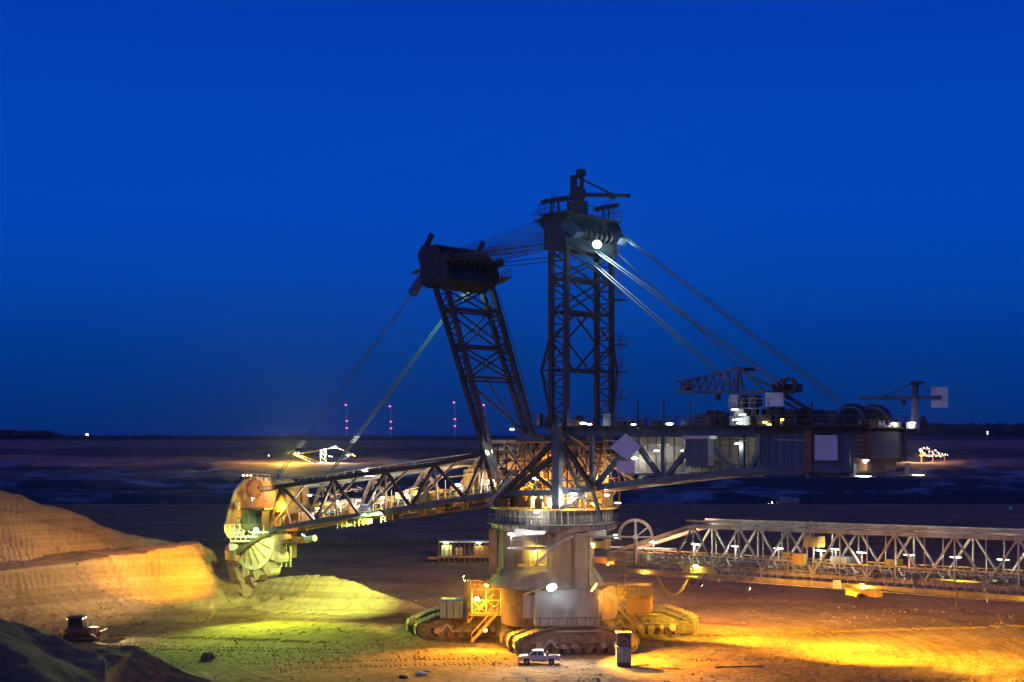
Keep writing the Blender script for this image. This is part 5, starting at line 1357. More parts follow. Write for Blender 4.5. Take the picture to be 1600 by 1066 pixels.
# floods added under the bridge for the yellow floor; its visible ones follow
flood(BP(bs(1105), -1.3, -1.6), G(1215, 1000), LP, (1, .78, .02), E_GRN, 55000, 84, size=.55, blend=1, post=(.9, .8, 1.9))
flood(BP(bs(1180), -1.3, -1.6), G(1460, 1012), LP, (1, .74, .02), E_GRN, 65000, 84, size=.55, blend=1, post=(.9, .8, 1.9))
flood(BP(bs(1500), -1.3, -1.6), G(1575, 1015), LP, (1, .60, .015), E_ORNG, 80000, 100, size=.55, blend=1, post=(.9, .8, 1.9))
flood(BP(bs(1352), -1.2, -1.6), G(1372, 985), LP, (1, .44, .01), E_ORNG, 90000, 156, size=.9)
flood(BP(bs(1092), -1.3, -1.2), G(1130, 985), LP, (1, .62, .02), E_GRN, 18000, 130, size=.8)
flood(BP(bs(1690), -.8, -.3), G(1640, 1010), LP, (1, .55, .02), E_ORNG, 75000, 150, size=.8)  # added beyond the right edge, unseen, to brighten the floor there
# left group
for px, py, D, c, em, p in ((745, 935, 195.6, ORANGE, E_WHITE, 1500), (790, 927, 195, WHITE, E_WHITE, 900), (801, 948, 194.6, ORANGE, E_ORNG, 1500), (818, 964, 191.5, WHITE, E_WHITE, 600), (727, 902, 198, WHITE, E_GRN, 0), (758, 985, 196.2, ORANGE, E_ORNG, 700)):
    lamp(P(px, py, D), LP, col=c, em=em, power=p, size=(.6, .4, .5), axis=Vector((1, 0, 0)))
beam('lamp_post', P(727, 903, 198.2), P(727, 940, 198.2), .2, .2, M_DARK, LP)
flood(P(760, 915, 194), G(730, 1030), LP, (1, .42, .02), E_ORNG, 62000, 115, size=.7)
flood(P(728, 903, 197.5), G(560, 950), LP, (1, .80, .02), E_GRN, 80000, 66, size=.7, blend=1)
flood(P(772, 950, 188), P(700, 985, 200), LP, (1, .45, .03), E_ORNG, 6500, 120, size=.4)  # flood added by the stair to light the left crawler
# wheel and face
flood(SP(400, 828, -7.5), SP(440, 930, -16), LP, (.60, 1, .05), E_GRN, 80000, 92, size=.8)
flood(SP(386, 833, -10.5), SP(406, 866, -2), LP, (.78, 1, .78), E_GRN, 1300, 100, size=.6)  # flood on an added arm, put there to light the wheel
flood(SP(384, 833, -10.7), P(345, 880, 243), LP, (.8, 1, .2), E_GRN, 16000, 110, size=.5)  # second flood added on that arm to light the bench end
beam('lamp_arm', SP(386, 832, -10.5), SP(386, 832, -5.6), .15, .15, M_WHITE, LP)
flood(SP(474, 836, -4.5), SP(440, 900, -8), LP, (.75, 1, .08), E_GRN, 12000, 120, size=.7)
flood(SP(372, 812, -7.0), P(290, 868, 236), LP, (1, .38, .008), E_ORNG, 80000, 70, size=.7, blend=1)
flood(SP(394, 780, -7), P(120, 850, 225), LP, (1, .70, .30), E_WHITE, 75000, 80, size=.7, blend=1)
flood(SP(404, 762, -7.5), SP(385, 800, -3), LP, (1, .62, .25), E_WHITE, 4500, 150, size=.5)
flood(SP(600, 800, -6), P(520, 912, 233), LP, (.70, 1, .22), E_GRN, 170000, 54, size=.7, blend=1)
flood(SP(770, 705, -6.5), P(150, 900, 215), LP, (1, .60, .14), E_WHITE, 45000, 50, size=.7, blend=1)
# unseen floods added on the far side of the tower to light the floor behind
flood(S(2, 8.2, 27.5), (-40, 360, 0), LP, (1, .70, .36), E_WHITE, 260000, 84, size=.7, blend=1)
flood(S(-9, 7.6, 26.5), (85, 330, 0), LP, (1, .58, .34), E_WHITE, 150000, 110, size=.7, blend=1)
# bridge lamps on T posts
for px in (1020, 1085, 1148, 1215, 1281, 1345, 1419, 1492, 1566, 1650, 1745):
    s = bs(px)
    for dl_ in ((.2,) if px != 1281 else (.2, 3.5)):
        beam('lamp_post', BP(s, dl_, 2.4), BP(s, dl_, 3.75), .16, .16, M_WHITE, BR)
        lamp(BP(s, dl_, 3.85), BR, power=2800, size=(1.5, .2, .09), axis=bd, em=E_GRN, col=(.95, 1, .72), drop=.2)
lamp(BP(bs(1092), -.7, .9), BR, power=350, col=YEL, size=(1.0, .3, .3), axis=bd)
lamp(BP(bs(1352), -.7, -.1), BR, power=1300, col=(1, .6, .04), em=E_ORNG, size=(.8, .3, .3), axis=bd)
lamp(BP(bs(950), 0, .2), BR, power=700, col=ORANGE, em=E_ORNG, size=(.4, .3, .2), axis=bd)
lamp(BP(bs(1010), -.6, -.6), BR, power=450, col=ORANGE, em=E_ORNG, size=(.4, .3, .2), axis=bd)

# ---------------------------------------------------------------- pickup truck
tp = G(843, 1040)
TK = thing('pickup_truck', 'small silver double cab pickup parked before the near crawler', 'pickup truck', (tp.x, tp.y+.9, ground_z(tp.x, tp.y)))
tb = base(TK); tzz = tb.z
def tq(x, y, z): return tb+Vector((x, y, z))            # x forward is -X in the world (faces left)
b = MB()
side = [(-2.6, .55), (-2.62, .95), (-2.45, 1.12), (-1.35, 1.2), (2.55, 1.14), (2.6, .6), (2.0, .55), (1.85, .85), (1.15, .85), (1.0, .5), (-1.05, .5), (-1.2, .85), (-2.0, .85), (-2.15, .55)]
b.prism([tq(x, -.9, z) for x, z in side], Vector((0, 1.8, 0))); b.build('body', M_CAR, TK)
b = MB(); bt = [(-1.5, 1.15), (-.85, 1.80), (.5, 1.83), (.70, 1.14)]
vs = [tq(x, -.86, z) if z < 1.3 else tq(x, -.7, z) for x, z in bt]+[tq(x, .86, z) if z < 1.3 else tq(x, .7, z) for x, z in bt]
b._add(vs, [(0, 1, 2, 3), (7, 6, 5, 4), (0, 4, 5, 1), (1, 5, 6, 2), (2, 6, 7, 3)]); b.build('cabin', M_CAR, TK)
for q in ([(-1.22, 1.24), (-.80, 1.70), (-.32, 1.72), (-.32, 1.24)], [(-.22, 1.24), (-.22, 1.72), (.38, 1.73), (.52, 1.24)]):
    b = MB(); yy_ = lambda z: -.86+(z-1.18)/.56*.16-.02
    b.prism([tq(x, yy_(z), z) for x, z in q], Vector((0, .02, 0))); b.build('window', M_GLASS, TK)
b = MB(); b.prism([tq(-1.42, -.72, 1.24), tq(-.92, -.62, 1.74), tq(-.92, .62, 1.74), tq(-1.42, .72, 1.24)], Vector((-.03, 0, .01))); b.build('windscreen', M_GLASS, TK)
for x in (-1.6, 1.5):
    for y in (-.82, .82):
        w_ = MB(); w_.tube(tq(x, y-.12, .38), tq(x, y+.12, .38), .38, n=20); wo_ = w_.build('wheel', M_RUB, TK)
        w_ = MB(); w_.tube(tq(x, y-.14, .38), tq(x, y+.14, .38), .2, n=12); w_.build('rim', M_GREY, wo_)
for y in (-.7, .7):
    b = MB(); b.box(tq(-2.6, y, .9), (.1, .35, .18)); b.build('headlight', M_GLASS, TK)
    b = MB(); b.box(tq(2.6, y, .95), (.06, .2, .3)); b.build('tail_light', M_RED, TK)
b = MB(); b.box(tq(-2.68, 0, .5), (.14, 1.75, .26)); b.box(tq(-2.66, 0, .85), (.05, .9, .22)); b.build('front_bumper', M_DARK, TK)
b = MB(); b.box(tq(2.7, 0, .5), (.14, 1.6, .18)); b.build('rear_bumper', M_GREY, TK)
b = MB(); b.box(tq(-1.05, -1.0, 1.2), (.12, .18, .18)); b.build('door_mirror', M_DARK, TK)
beam('aerial', tq(-1.0, -.6, 1.6), tq(-1.35, -.6, 2.3), .03, .03, M_DARK, TK)
b = MB(); b.bar(tq(.85, -.75, 1.15), tq(.85, -.75, 1.6), .06).bar(tq(1.05, .75, 1.15), tq(1.05, .75, 1.6), .06).bar(tq(1.05, -.75, 1.6), tq(1.05, .75, 1.6), .06); b.build('roll_bar', M_GREY, TK)
b = MB(); b.box(tq(1.65, -.895, 1.02), (1.75, .03, .3)); b.build('bed_rail', M_CAR, TK)
b = MB(); b.box(tq(0, -.9, .55), (1.9, .05, .16)); b.build('sill', M_DARK, TK)
b = MB(); b.box(tq(1.6, 0, 1.155), (1.7, 1.5, .04)); b.build('bed_floor', M_DARK, TK)
for x in (-.27, .66): b = MB(); b.box(tq(x, -.905, .88), (.02, .01, .6)); b.build('door_seam', M_DARK, TK)
b = MB(); b.box(tq(1.0, -.5, 1.36), (.3, .3, .35)); o = b.build('fuel_can', M_RED); tag(o, 'red fuel can standing in the pickup bed', 'can')

# ---------------------------------------------------------------- switch cabinet on its skid
cpz = G(975, 1042); gz = ground_z(cpz.x, cpz.y)
CBN = thing('switch_cabinet', 'grey green two door electric cabinet on a dark skid right of the pickup', 'cabinet', (cpz.x, cpz.y+.7, gz))
k0 = base(CBN)
def kb(c, s, name, m): b = MB(); b.box(k0+Vector(c), s); return b.build(name, m, CBN)
kb((0, 0, .3), (1.7, 1.5, .5), 'skid', M_DARK); kb((0, 0, 1.45), (1.85, 1.4, 1.85), 'cabinet_body', M_GREEN)
for x in (-.45, .45): kb((x, -.72, 1.45), (.82, .04, 1.65), 'door', M_GREEN)
for x in (-.06, .06): kb((x, -.76, 1.5), (.04, .03, .3), 'handle', M_DARK)
kb((0, 0, 2.45), (2.05, 1.6, .12), 'cabinet_roof', M_TAN); kb((-.55, -.75, 1.95), (.25, .02, .25), 'label_plate', M_WHITE)
b = MB(); b.box(k0+Vector((0, .2, 3.3)), (1.7, 1.0, 1.4)); b.build('upper_case', M_RUST, CBN)
for x in (-.9, .9): beam('roof_post', k0+Vector((x, -.5, 2.5)), k0+Vector((x, -.5, 4.15)), .09, .09, M_TAN, CBN)
kb((0, 0, 4.2), (2.05, 1.5, .16), 'upper_roof', M_TAN)
b = MB(); b.ring(k0+Vector((.1, -.4, 3.1)), (0, 1, 0), .3, .42, .12, 14); b.bar(k0+Vector((-.6, -.4, 2.7)), k0+Vector((-.5, -.4, 3.7)), .1).bar(k0+Vector((-.5, -.4, 3.7)), k0+Vector((.5, -.4, 3.4)), .08).bar(k0+Vector((.6, -.4, 2.7)), k0+Vector((.3, -.4, 3.6)), .08); b.build('cable_coil', M_GREY, CBN)
# ---------------------------------------------------------------- bulldozer in the hollow
dz_ = G(128, 1001); gzd = ground_z(dz_.x, dz_.y)
DZ = thing('bulldozer', 'dark bulldozer with lit work lamps in the hollow at lower left', 'bulldozer', (dz_.x, dz_.y, gzd))
d0 = base(DZ)
def dq(x, y, z): return d0+Vector((x, y, z))
for y in (-1.1, 1.1):
    b = MB(); b.prism([dq(x, y-.3, z) for x, z in ((-2.3, .3), (-1.9, 0), (1.9, 0), (2.3, .35), (2.2, .8), (1.6, 1.05), (-1.5, 1.15), (-2.2, .9))], Vector((0, .6, 0))); tr = b.build('track', M_DARK, DZ)
    for i in range(5): w_ = MB(); w_.tube(dq(-1.5+i*.75, y-.36, .4), dq(-1.5+i*.75, y+.36, .4), .25, n=10); w_.build('road_wheel', M_RUST, tr)
b = MB(); b.prism([dq(x, -.75, z) for x, z in ((-2, .8), (2.2, .8), (2.3, 1.9), (.6, 2.0), (-2, 1.9))], Vector((0, 1.5, 0))); b.build('engine_hood', M_RUST, DZ)
b = MB(); b.prism([dq(x, -.85, z) for x, z in ((-1.7, 1.9), (-1.75, 3.3), (.1, 3.3), (.5, 1.9))], Vector((0, 1.7, 0))); cab = b.build('cab', M_DARK, DZ)
b = MB(); b.box(dq(-.75, 0, 3.38), (2.2, 1.9, .14)); b.build('cab_roof', M_DARK, DZ)
b = MB(); b.box(dq(-.8, -.87, 2.7), (1.3, .03, .8)); b.build('window', M_GLASS, cab)
b = MB(); b.prism([dq(x, -2.0, z) for x, z in ((2.9, .1), (3.2, .1), (3.0, .8), (3.25, 1.5), (2.95, 1.5), (2.75, .8))], Vector((0, 4.0, 0))); b.build('blade', M_RUST, DZ)
for y in (-1.5, 1.5): beam('push_arm', dq(-.5, y, .5), dq(2.8, y, .5), .2, .3, M_RUST, DZ)
beam('exhaust_stack', dq(1.2, .2, 1.9), dq(1.2, .2, 2.9), .14, .14, M_DARK, DZ)
b = MB(); b.bar(dq(-2.1, 0, 1.4), dq(-3.0, 0, 1.2), .4).bar(dq(-3.0, 0, 1.2), dq(-3.1, 0, .1), .2); b.build('ripper', M_RUST, DZ)
flood(dq(.35, -.6, 3.2), dq(6, -1.0, -.2), DZ, (1, .92, .55), E_WHITE, 5000, 75, size=.28); flood(dq(.35, .6, 3.2), dq(7, 1, -.2), DZ, (1, .92, .55), E_WHITE, 2500, 75, size=.28)
flood(dq(-1.8, -.6, 3.1), dq(-6, -.5, 0), DZ, (1, .45, .06), E_ORNG, 1800, 80, size=.28)
# ---------------------------------------------------------------- debris
def lump(name, px, py, s, m, label, cat, seed):
    rnd = random.Random(seed); g = G(px, py); z = ground_z(g.x, g.y); bm = bmesh.new(); bmesh.ops.create_icosphere(bm, subdivisions=2, radius=1)
    for v in bm.verts: v.co = Vector((v.co.x*s[0], v.co.y*s[1], v.co.z*s[2]))*(1+.35*(rnd.random()-.5))
    me = bpy.data.meshes.new(name); bm.to_mesh(me); bm.free(); me.materials.append(m); o = bpy.data.objects.new(name, me); COL.objects.link(o); o.location = (g.x, g.y, z+s[2]*.4); return tag(o, label, cat)
lump('rock', 657, 1055, (.8, .5, .3), M_GREY, 'pale grey boulder lying left of the pickup at the bottom', 'rock', 1)
lump('rock', 630, 1060, (.6, .4, .3), M_DARK, 'small dark boulder left of the pale one at the bottom edge', 'rock', 2)
lump('rock', 668, 1050, (.4, .3, .2), M_GREY, 'smallest grey stone just right of the pale boulder', 'rock', 3)
lump('clay_lump', 325, 1030, (.9, .8, .7), M_RUST, 'reddish clay lump beside the lit patch at lower left', 'rock', 4)
def plank(px0, py0, px1, py1, wd, m, label, name='plank'):
    p, q = G(px0, py0), G(px1, py1); p.z = ground_z(p.x, p.y)+.12; q.z = ground_z(q.x, q.y)+.12; b = MB(); b.bar(p, q, wd, .14); o = b.build(name, m); tag(o, label, 'plank' if name == 'plank' else name.replace('_', ' '))
plank(1117, 1045, 1191, 1044, .3, M_DARK, 'long dark plank lying on the yellow lit floor at lower right')
plank(994, 1041, 1013, 1040, .2, M_WOOD, 'short pale plank lying just right of the cabinet')
g0 = G(1040, 1045); z0_ = ground_z(g0.x, g0.y); b = MB()
b.bar(g0+Z*(z0_+.1), g0+Vector((1.6, -1.0, z0_+.25)), .12).bar(g0+Vector((.8, -.5, z0_+.15)), g0+Vector((1.3, .5, z0_+.5)), .09).bar(g0+Vector((1.1, -.7, z0_+.2)), g0+Vector((2.2, -.2, z0_+.6)), .07).bar(g0+Z*(z0_+.1), g0+Vector((-.6, .6, z0_+.1)), .08)
tag(b.build('dead_branch', M_WOOD), 'dead forked branch lying between the cabinet and the dark plank', 'branch')

# ---------------------------------------------------------------- clods and track prints on the bench
def heights(xs, ys):
    h, _ = height(np.array([xs]), np.array([ys])); return h[0]
N_ = 9000
kx = rng.uniform(-.36, .40, N_); yy_ = 160+rng.random(N_)**1.3*95; xx_ = kx*yy_; keep = np.hypot(xx_-CX, yy_-CY) > 4
cl_ = vnoise(xx_/9, yy_/6, 99); keep &= (cl_ > .6) | (rng.random(N_) < .06)
xx_, yy_ = xx_[keep], yy_[keep]; zz_ = heights(xx_, yy_); b = MB()
for x, y, z in zip(xx_, yy_, zz_):
    s_ = .07+.22*random.random()**3; a_ = random.random()*6.28; pts = [(s_*math.cos(a_+k*2.09)*random.uniform(.7, 1.3), s_*math.sin(a_+k*2.09)*random.uniform(.7, 1.3)) for k in range(3)]
    b._add([(x+p[0], y+p[1], z-.03) for p in pts]+[(x+random.uniform(-.05, .05), y, z+s_*random.uniform(.7, 1.2))], [(0, 1, 3), (1, 2, 3), (2, 0, 3)])
me = bpy.data.meshes.new('soil_clods'); me.from_pydata(b.v, [], b.f); me.materials.append(G_FLOOR); o = bpy.data.objects.new('soil_clods', me); COL.objects.link(o); o['kind'] = 'stuff'
b = MB()
for (x0, y0), (x1, y1), wd in (((-34, 181), (-2, 184), 2.6), ((-30, 177), (-1, 180), 2.6), ((-26, 199), (-58, 208), 2.6), ((22, 184), (78, 176), 2.6), ((20, 203), (80, 215), 2.6), ((-58, 196), (-20, 190), .6), ((-58, 193.6), (-20, 187.6), .6), ((26, 190), (75, 186), .6), ((26, 168), (90, 164), 1.4)):
    p, q = Vector((x0, y0, 0)), Vector((x1, y1, 0)); d = (q-p); L_ = d.length; d.normalize(); nn_ = Vector((-d.y, d.x, 0)); n_ = int(L_/.62)
    cs = [p+d*(i*.62)+nn_*math.sin(i*.03)*1.5 for i in range(n_)]; hz_ = heights([c.x for c in cs], [c.y for c in cs])
    for c, z_ in zip(cs, hz_):
        if random.random() < .12: continue
        c.z = z_+.02; b.box(c, (.16, wd*random.uniform(.8, 1), .16), d, nn_, Z)
me = bpy.data.meshes.new('track_prints'); me.from_pydata(b.v, [], b.f); me.materials.append(G_FLOOR); o = bpy.data.objects.new('track_prints', me); COL.objects.link(o); o['kind'] = 'stuff'
# ---------------------------------------------------------------- the distance
def gp(px, py, D): return P(px, py, D)
# field conveyor crossing the floor behind the machine
FC0, FC1 = G(150, 853), G(1620, 851)
def fcr(t): p = lerp(FC0, FC1, t); p.z = ground_z(p.x, p.y); return p
FCV = thing('field_conveyor', 'long low dark conveyor line crossing the pit floor behind the excavator', 'conveyor', tuple(fcr(.5)))
Lf = (FC1-FC0).length; n_ = int(Lf/3.4)
b = MB(); pp = [fcr(i/30) for i in range(31)]
for p, q in zip(pp[:-1], pp[1:]): b.bar(p+Z*.95, q+Z*.95, 1.6, .5)
b.build('belt', M_BELT, FCV)
for i in range(n_+1):
    p = fcr(i/n_); b = MB(); b.bar(p, p+Z*1.9, .22, .22).bar(p+Vector((0, 1.8, 0)), p+Vector((0, 1.8, 1.5)), .2).bar(p+Z*.6, p+Vector((0, 1.8, .6)), .2)
    b.build('trestle', M_DARK, FCV)
# platform with machinery left of the pillar, out on the floor
mp = G(722, 879)
MO = thing('transfer_station', 'low railed steel platform with pipes standing on the floor left of the pillar', 'platform', (mp.x, mp.y, 0))
Dm = mp.y
def mq(px, py, dy=0): return P(px, py, Dm+dy)
def mbox(px0, px1, py0, py1, y0, y1, name, m): b = MB(); b.prism([mq(px0, py0, y0), mq(px1, py0, y0), mq(px1, py1, y0), mq(px0, py1, y0)], Vector((0, y1-y0, 0))); return b.build(name, m, MO)
mbox(684, 768, 869, 872, 0, 8, 'deck', M_RUST); mbox(686, 766, 846, 848, 2, 7, 'roof', M_GREEN); mbox(690, 706, 852, 869, 2, 6, 'pump_house', M_GREEN); mbox(712, 722, 856, 869, 2, 5, 'tank', M_TAN); mbox(740, 764, 853, 869, 2, 6, 'store', M_RUST); mbox(668, 686, 871, 874, 1, 5, 'ramp', M_RUST)
for px in range(686, 768, 8): beam('post', mq(px, 847, 1), mq(px, 878, 1), .16, .16, M_RUST, MO)
handrail([mq(684, 869), mq(768, 869)], MO, M_RUST, h=1.2, step=1.5, r=.06)
lamp(mq(697, 849, 1), MO, power=260, col=(.9, 1, .2), em=E_GRN, size=(1.2, .3, .15), axis=Vector((1, 0, 0)), drop=.5)
lamp(mq(748, 849, 1), MO, power=200, col=(.95, 1, .3), em=E_GRN, size=(1.2, .3, .15), axis=Vector((1, 0, 0)), drop=.5)
# small lit vehicle behind, under the counterweight boom
sv = P(1222, 769, 640); sv.z = ground_z(sv.x, sv.y)
SV = thing('distant_crawler_dozer', 'tiny dozer with a white headlamp far off under the counterweight boom', 'bulldozer', tuple(sv))
s_ = .288
def vq(x0, x1, z0, z1, y0, y1, name, m): b = MB(); b.box(base(SV)+Vector(((x0+x1)/2, (y0+y1)/2, (z0+z1)/2)), (x1-x0, y1-y0, z1-z0)); return b.build(name, m, SV)
vq(-4, 4, 0, 1.3, -2, -1, 'track', M_DARK); vq(-4, 4, 0, 1.3, 1, 2, 'track', M_DARK); vq(-2.5, 3.5, 1, 2.6, -1, 1, 'body', M_BLUE); vq(-.5, 2.2, 2.6, 4.4, -1, 1, 'cab', M_BLUE); vq(-6.5, -6, 0, 1.6, -2.4, 2.4, 'blade', M_GREY)
vq(3.6, 7.5, .8, 3.8, -1.2, 1.2, 'tail_body', M_BLUE)
beam('push_arm', base(SV)+Vector((-6, 0, .6)), base(SV)+Vector((-2, 0, 1)), .3, .3, M_GREY, SV)
flood(base(SV)+Vector((-4.6, -1, 1.9)), base(SV)+Vector((-14, -3, 0)), SV, COOL, E_COOL, 9000, 90, size=.9)
# slim wind turbine towers, blades left out, with pink warning lights
mi = [(541.5, 633, 658, 669, 'pink lit tall mast standing farthest left on the horizon'), (610.5, 635, 659, 669.5, 'pink lit mast on the horizon, second from the left'),
      (710.5, 629, 655, 666, 'pink lit mast on the horizon just left of the front mast'), (757, 633, 657, 668, 'pink lit mast seen through the foot of the front mast')]
for px, yt, y1, y2, lab in mi:
    D = 4300; g = P(px, 688, D); g.z = ground_z(g.x, g.y)
    t = thing('turbine_tower', lab, 'mast', tuple(g), 'masts with pink warning lights on the horizon')
    top = P(px, yt, D)
    b = MB(); b.tube(g, top, 2.3, 1.2, n=8); b.build('shaft', M_WHITE, t)
    for k, y_ in enumerate((yt, y1, y2)):
        c = P(px+(-1.2 if k == 0 else .3), y_, D); b = MB(); b.tube(c-Vector((3.0, 0, 0)), c+Vector((3.0, 0, 0)), 2.4, n=10); b.build('warning_light', E_PINK, t)
# distant spreader with its lamps, centre left
def flt(px, py, D, sz, em, parent, name='lamp', power=0, col=WHITE):
    sz *= .72; c = P(px, py, D); b = MB(); b.lathe(c, [(0, sz*.8), (sz*.7, sz*.6), (sz, 0), (sz*.7, -sz*.6), (0, -sz*.8)], 8); o = b.build(name, em, parent)
    if power: light(c+Vector((0, -sz*1.6, -sz*1.2)), col, power, parent=o, r=1.0)
    return o
DS = 1450
ds = P(512, 747, DS); ds.z = ground_z(ds.x, ds.y)
SPD = thing('distant_spreader', 'far off brightly lit spreader machine with a long boom left of the masts', 'spreader', tuple(ds))
W0 = Vector((0, 1, 0))
def dsb(a_, b_, w_, m, name='boom'): return beam(name, P(*a_, DS), P(*b_, DS), w_, w_, m, SPD)
for px in (501, 509): dsb((px, 747), (px, 703), .9, M_GREY, 'mast_leg')
for y_ in range(706, 745, 7): dsb((501, y_), (509, y_+7), .5, M_GREY, 'mast_brace')
dsb((505, 731), (459, 709), 1.6, M_DARK); dsb((503, 724), (461, 708), .6, M_DARK, 'boom_stay'); dsb((505, 703), (470, 709), .3, M_DARK, 'boom_stay')
dsb((505, 703), (524, 699), .5, M_GREY, 'counter_jib'); dsb((524, 699), (548, 708), .4, M_GREY, 'counter_jib'); dsb((506, 730), (552, 711), .9, M_BLUE, 'counter_boom')
b = MB(); b.box(P(502, 738, DS)+W0*4, (6.5, 8, 11)); b.build('tower_block', M_GREY, SPD)
b = MB(); b.box(P(546, 711, DS), (8, 4, 2.5)); b.build('counter_cabin', M_BLUE, SPD)
for px, py, sz, em, p in ((507.5, 703, 1.9, E_WHITE, 60000), (524, 699, 1.9, E_COOL, 50000), (519.5, 699.6, .9, E_COOL, 0), (462, 707.5, 1.0, E_WHITE, 0), (466, 711, 1.0, E_WHITE, 0), (467, 707.5, .8, E_WHITE, 0),
                          (544, 711.5, 1.5, E_WHITE, 0), (551, 710.5, 1.2, E_ORNG, 0), (554, 712.5, .9, E_ORNG, 0), (515, 713, 1.0, E_WHITE, 0), (519, 713.6, .7, E_WHITE, 0), (512, 728, 1.3, E_ORNG, 0), (514.5, 726.5, .9, E_ORNG, 9000),
                          (509, 735, 1.1, E_WHITE, 0), (511, 738, 1.0, E_RED, 0), (513, 744.5, 1.5, E_RED, 0), (520, 741, .9, E_RED, 0), (527, 742.5, 1.3, E_RED, 0), (505, 722, .7, E_WHITE, 0), (507, 729, .8, E_WHITE, 0), (532, 743, .7, E_ORNG, 0)):
    flt(px, py, DS-3, sz, em, SPD, power=p)
for k in range(7): flt(468+k*5.2, 713+k*2.6, DS-2, .55, E_WHITE, SPD)
light(P(455, 709, DS-12), (1, .62, .05), 500000, parent=SPD, r=1); light(P(490, 734, DS-14), (1, .42, .05), 400000, parent=SPD, r=1); light(P(500, 737, DS-30), (1, .5, .2), 900000, parent=SPD, r=1)
# line of lamps along the far belt
fb = P(545, 738, DS-40); fb.z = ground_z(fb.x, fb.y)
FB = thing('distant_belt', 'far off dark belt line with a row of bluish white lamps', 'conveyor', tuple(fb))
beam('belt', P(516, 731, DS-40), P(575, 742, DS-40), 1.2, 1.2, M_DARK, FB)
for px, py, sz in ((519, 730.5, .8), (523.5, 729.7, 1.2), (531.5, 732, 1.1), (539.5, 734, 1.1), (543.5, 734.3, 1.3), (550.5, 735.6, .6), (554, 738, .9), (559.5, 738, .6), (568, 734.5, 1.7), (573, 735, 1.8), (562, 734.5, .7)): flt(px, py, DS-41, sz, E_FAR if sz < 1.5 else E_WHITE, FB)
for px in range(519, 575, 8): beam('belt_leg', P(px, 733, DS-40), Vector((P(px, 733, DS-40).x, DS-40, ground_z(P(px, 733, DS-40).x, DS-40))), .4, .4, M_DARK, FB)
# lit machine at the far right
DR = 1500
dr0 = P(1455, 714, DR); dr0.z = ground_z(dr0.x, dr0.y)
RM2 = thing('distant_excavator', 'far off machine with a sloping cluster of white and orange lights at right', 'excavator', tuple(dr0))
for a_, b_, w_ in (((1437, 712), (1481, 711), 1.5), ((1438, 712), (1440, 700), .8), ((1440, 700), (1480, 711), .8), ((1452, 712), (1452, 704), .6), ((1464, 712), (1464, 707), .6)): beam('frame_beam', P(*a_, DR), P(*b_, DR), w_, w_, M_RUST, RM2)
for px in (1440, 1458, 1476): beam('support_leg', P(px, 712, DR), Vector((P(px, 712, DR).x, DR, ground_z(P(px, 712, DR).x, DR)-1)), 1, 1, M_RUST, RM2)
rr = random.Random(4)
for px, py, sz, em in ((1438.5, 703.5, 2.2, E_WHITE), (1443.5, 709, 2.2, E_ORNG), (1441, 706.5, 1.2, E_ORNG), (1443.5, 699.8, 1.0, E_FAR), (1448.5, 699.6, 1.1, E_FAR), (1451.5, 701, .7, E_FAR), (1461.5, 703.7, 1.2, E_FAR), (1452, 706, .9, E_FAR), (1457, 706.6, 1.0, E_FAR),
                       (1448, 712, .9, E_WHITE), (1451.5, 712.7, .9, E_WHITE), (1455.5, 712.7, .9, E_WHITE), (1458.5, 709.5, 1.0, E_FAR), (1463, 712.5, 1.0, E_WHITE), (1468, 712, 1.2, E_ORNG), (1470, 713.5, 1.0, E_ORNG), (1467, 708.6, 1.0, E_FAR), (1472, 709.5, .9, E_FAR),
                       (1477, 710.2, 1.0, E_FAR), (1480.5, 711.3, .7, E_FAR), (1474, 712, .8, E_RED), (1465, 706.5, .6, E_FAR)): flt(px, py, DR-2, sz, em, RM2)
light(P(1434, 713, DR-14), (1, .5, .2), 150000, parent=RM2, r=1)
for px, py, sz, em, lab in ((136, 679.5, 2.2, E_WHITE, 'bright lone lamp post on the far rim at left'), (221, 692, .9, E_FAR, 'tiny lamp post on the rim right of the bright one'), (119, 726, .9, E_RED, 'tiny warm lamp post low on the dark terrace at left'), (432, 689, 1.0, E_FAR, 'tiny lamp post on the rim above the bucket wheel'),  # first entry is a lit building, stood in for by an added lamp
                        (464, 686.5, 1.1, E_FAR, 'pair of tiny lamps on the rim left of the first mast'), (420, 712, 1.2, E_FAR, 'small lamp post at the left end of the lit terrace'), (1543, 675, 1.1, E_FAR, 'tiny double lamp post on the far plain at right')):
    D = 2450 if py < 700 else 1550; g = P(px, py, D); gz_ = ground_z(g.x, g.y)
    t = thing('lamp_post', lab, 'lamp post', (g.x, g.y, gz_)); beam('post', Vector((g.x, g.y, gz_-1)), g, .4, .4, M_DARK, t); flt(px, py, D-.6, sz*(D/1500), em, t)
    if px in (136, 1543): flt(px, py+3, D-.6, sz*(D/1500)*.9, em, t)
for px, py, lab in ((1442, 777.5, 'small teal marker board on the floor below the far lights'), (1579, 797.5, 'small teal marker board near the right edge')):
    g = G(px, py+2); gz_ = ground_z(g.x, g.y); t = thing('marker_board', lab, 'marker', (g.x, g.y, gz_)); b = MB(); b.box(Vector((g.x, g.y, gz_+1.4)), (1.3, .1, 1.3)); b.build('panel', MATS.get('teal') or mat('teal', (.05, .45, .55)), t); beam('post', Vector((g.x, g.y+.1, gz_)), Vector((g.x, g.y+.1, gz_+1)), .12, .12, M_DARK, t)
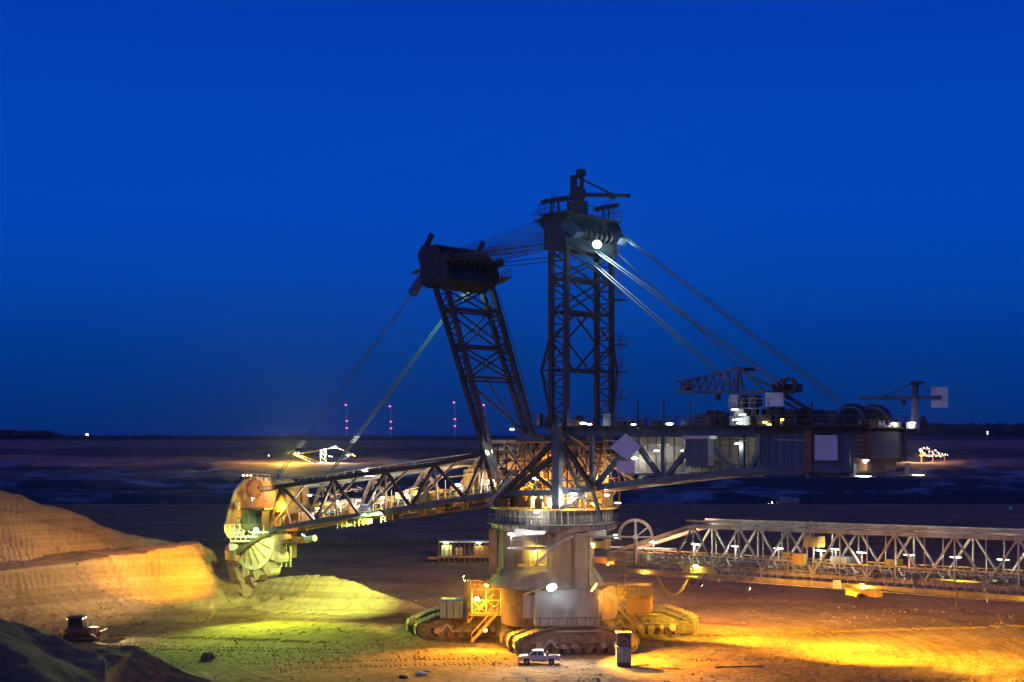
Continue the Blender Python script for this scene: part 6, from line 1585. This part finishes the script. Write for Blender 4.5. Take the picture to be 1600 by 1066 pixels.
# far wood along the rim: a mass of uneven crowns
M_TREE = mat('far_foliage', (.035, .05, .025), .9, 0, var=.4, scale=.05)
def wood(name, spans, seed):
    rnd = random.Random(seed); b = MB()
    for px0, px1, yt0, yt1, D, n in spans:
        for i in range(n):
            t = rnd.random(); px = px0+(px1-px0)*t; dd = D+rnd.uniform(-60, 260); yt = yt0+(yt1-yt0)*t+rnd.gauss(0, .8)+1.2-2.2*max(0, math.sin(px*.031)+math.sin(px*.083+1)-.9)
            c = P(px, yt, dd); gz_ = 23.6; hh2 = max(3, c.z-gz_)*rnd.uniform(.7, 1.05); r_ = rnd.uniform(4, 9)*(D/2500)**.7
            p = Vector((c.x, c.y, gz_-1)); k = 7; vs = [p+Z*hh2*1.02]
            for lv, rr_ in ((.8, .62), (.45, 1.0), (.1, .8)):
                for j in range(k):
                    a_ = 2*math.pi*j/k+rnd.random()*.5; q = r_*rr_*rnd.uniform(.75, 1.25); vs.append(p+Vector((math.cos(a_)*q, math.sin(a_)*q, hh2*lv*rnd.uniform(.92, 1.08))))
            fs = [(0, 1+j, 1+(j+1) % k) for j in range(k)]+[(1+l*k+j, 1+(l+1)*k+j, 1+(l+1)*k+(j+1) % k, 1+l*k+(j+1) % k) for l in range(2) for j in range(k)]
            b._add(vs, fs)
    me = bpy.data.meshes.new(name); me.from_pydata(b.v, [], b.f); me.materials.append(M_TREE); o = bpy.data.objects.new(name, me); COL.objects.link(o); o['kind'] = 'stuff'
    o['label'] = 'dark far off wood along the rim of the pit'; o['category'] = 'wood'
wood('far_wood', [(-250, 60, 668, 670, 2450, 420), (60, 118, 670, 682, 2450, 120), (118, 330, 679, 681, 2450, 340), (190, 215, 681, 681, 2450, 25), (330, 500, 681, 681.5, 2480, 260), (500, 860, 684, 684, 2500, 260), (655, 680, 684, 684, 2500, 30),
                   (860, 1300, 681, 666, 3600, 420), (1300, 1720, 660, 660, 4200, 900), (1720, 1950, 660, 660, 4200, 200)], 3)

# ---------------------------------------------------------------- thin evening haze in the pit
hm = bpy.data.materials.new('haze_air'); hm.use_nodes = True; n = hm.node_tree; n.nodes.clear()
pv = n.nodes.new('ShaderNodeVolumePrincipled'); pv.inputs['Color'].default_value = (.45, .7, 1, 1); pv.inputs['Density'].default_value = .00003; pv.inputs['Anisotropy'].default_value = .82
o_ = n.nodes.new('ShaderNodeOutputMaterial'); n.links.new(pv.outputs[0], o_.inputs['Volume'])
b = MB(); b.box((0, 19000, 50), (90000, 42000, 170)); h = b.build('haze', hm); h['kind'] = 'stuff'

# dusty volume added round the undercarriage lamps to imitate their bloom
dm = bpy.data.materials.new('lamp_bloom_air'); dm.use_nodes = True; n = dm.node_tree; n.nodes.clear()
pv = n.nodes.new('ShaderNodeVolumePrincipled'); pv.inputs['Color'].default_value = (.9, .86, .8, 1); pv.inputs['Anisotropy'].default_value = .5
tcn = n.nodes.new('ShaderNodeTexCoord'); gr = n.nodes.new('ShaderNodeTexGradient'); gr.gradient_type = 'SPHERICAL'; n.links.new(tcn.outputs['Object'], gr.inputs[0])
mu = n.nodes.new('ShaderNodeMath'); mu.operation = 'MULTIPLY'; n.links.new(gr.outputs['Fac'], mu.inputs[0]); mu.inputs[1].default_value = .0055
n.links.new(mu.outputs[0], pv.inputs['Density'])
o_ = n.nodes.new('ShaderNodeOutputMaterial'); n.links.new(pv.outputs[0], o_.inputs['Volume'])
bm = bmesh.new(); bmesh.ops.create_icosphere(bm, subdivisions=3, radius=1); me = bpy.data.meshes.new('lamp_bloom_dust'); bm.to_mesh(me); bm.free(); me.materials.append(dm)
o = bpy.data.objects.new('lamp_bloom_dust', me); COL.objects.link(o); o.location = (7.5, 184, 10.5); o.scale = (17, 10, 9); o['kind'] = 'stuff'
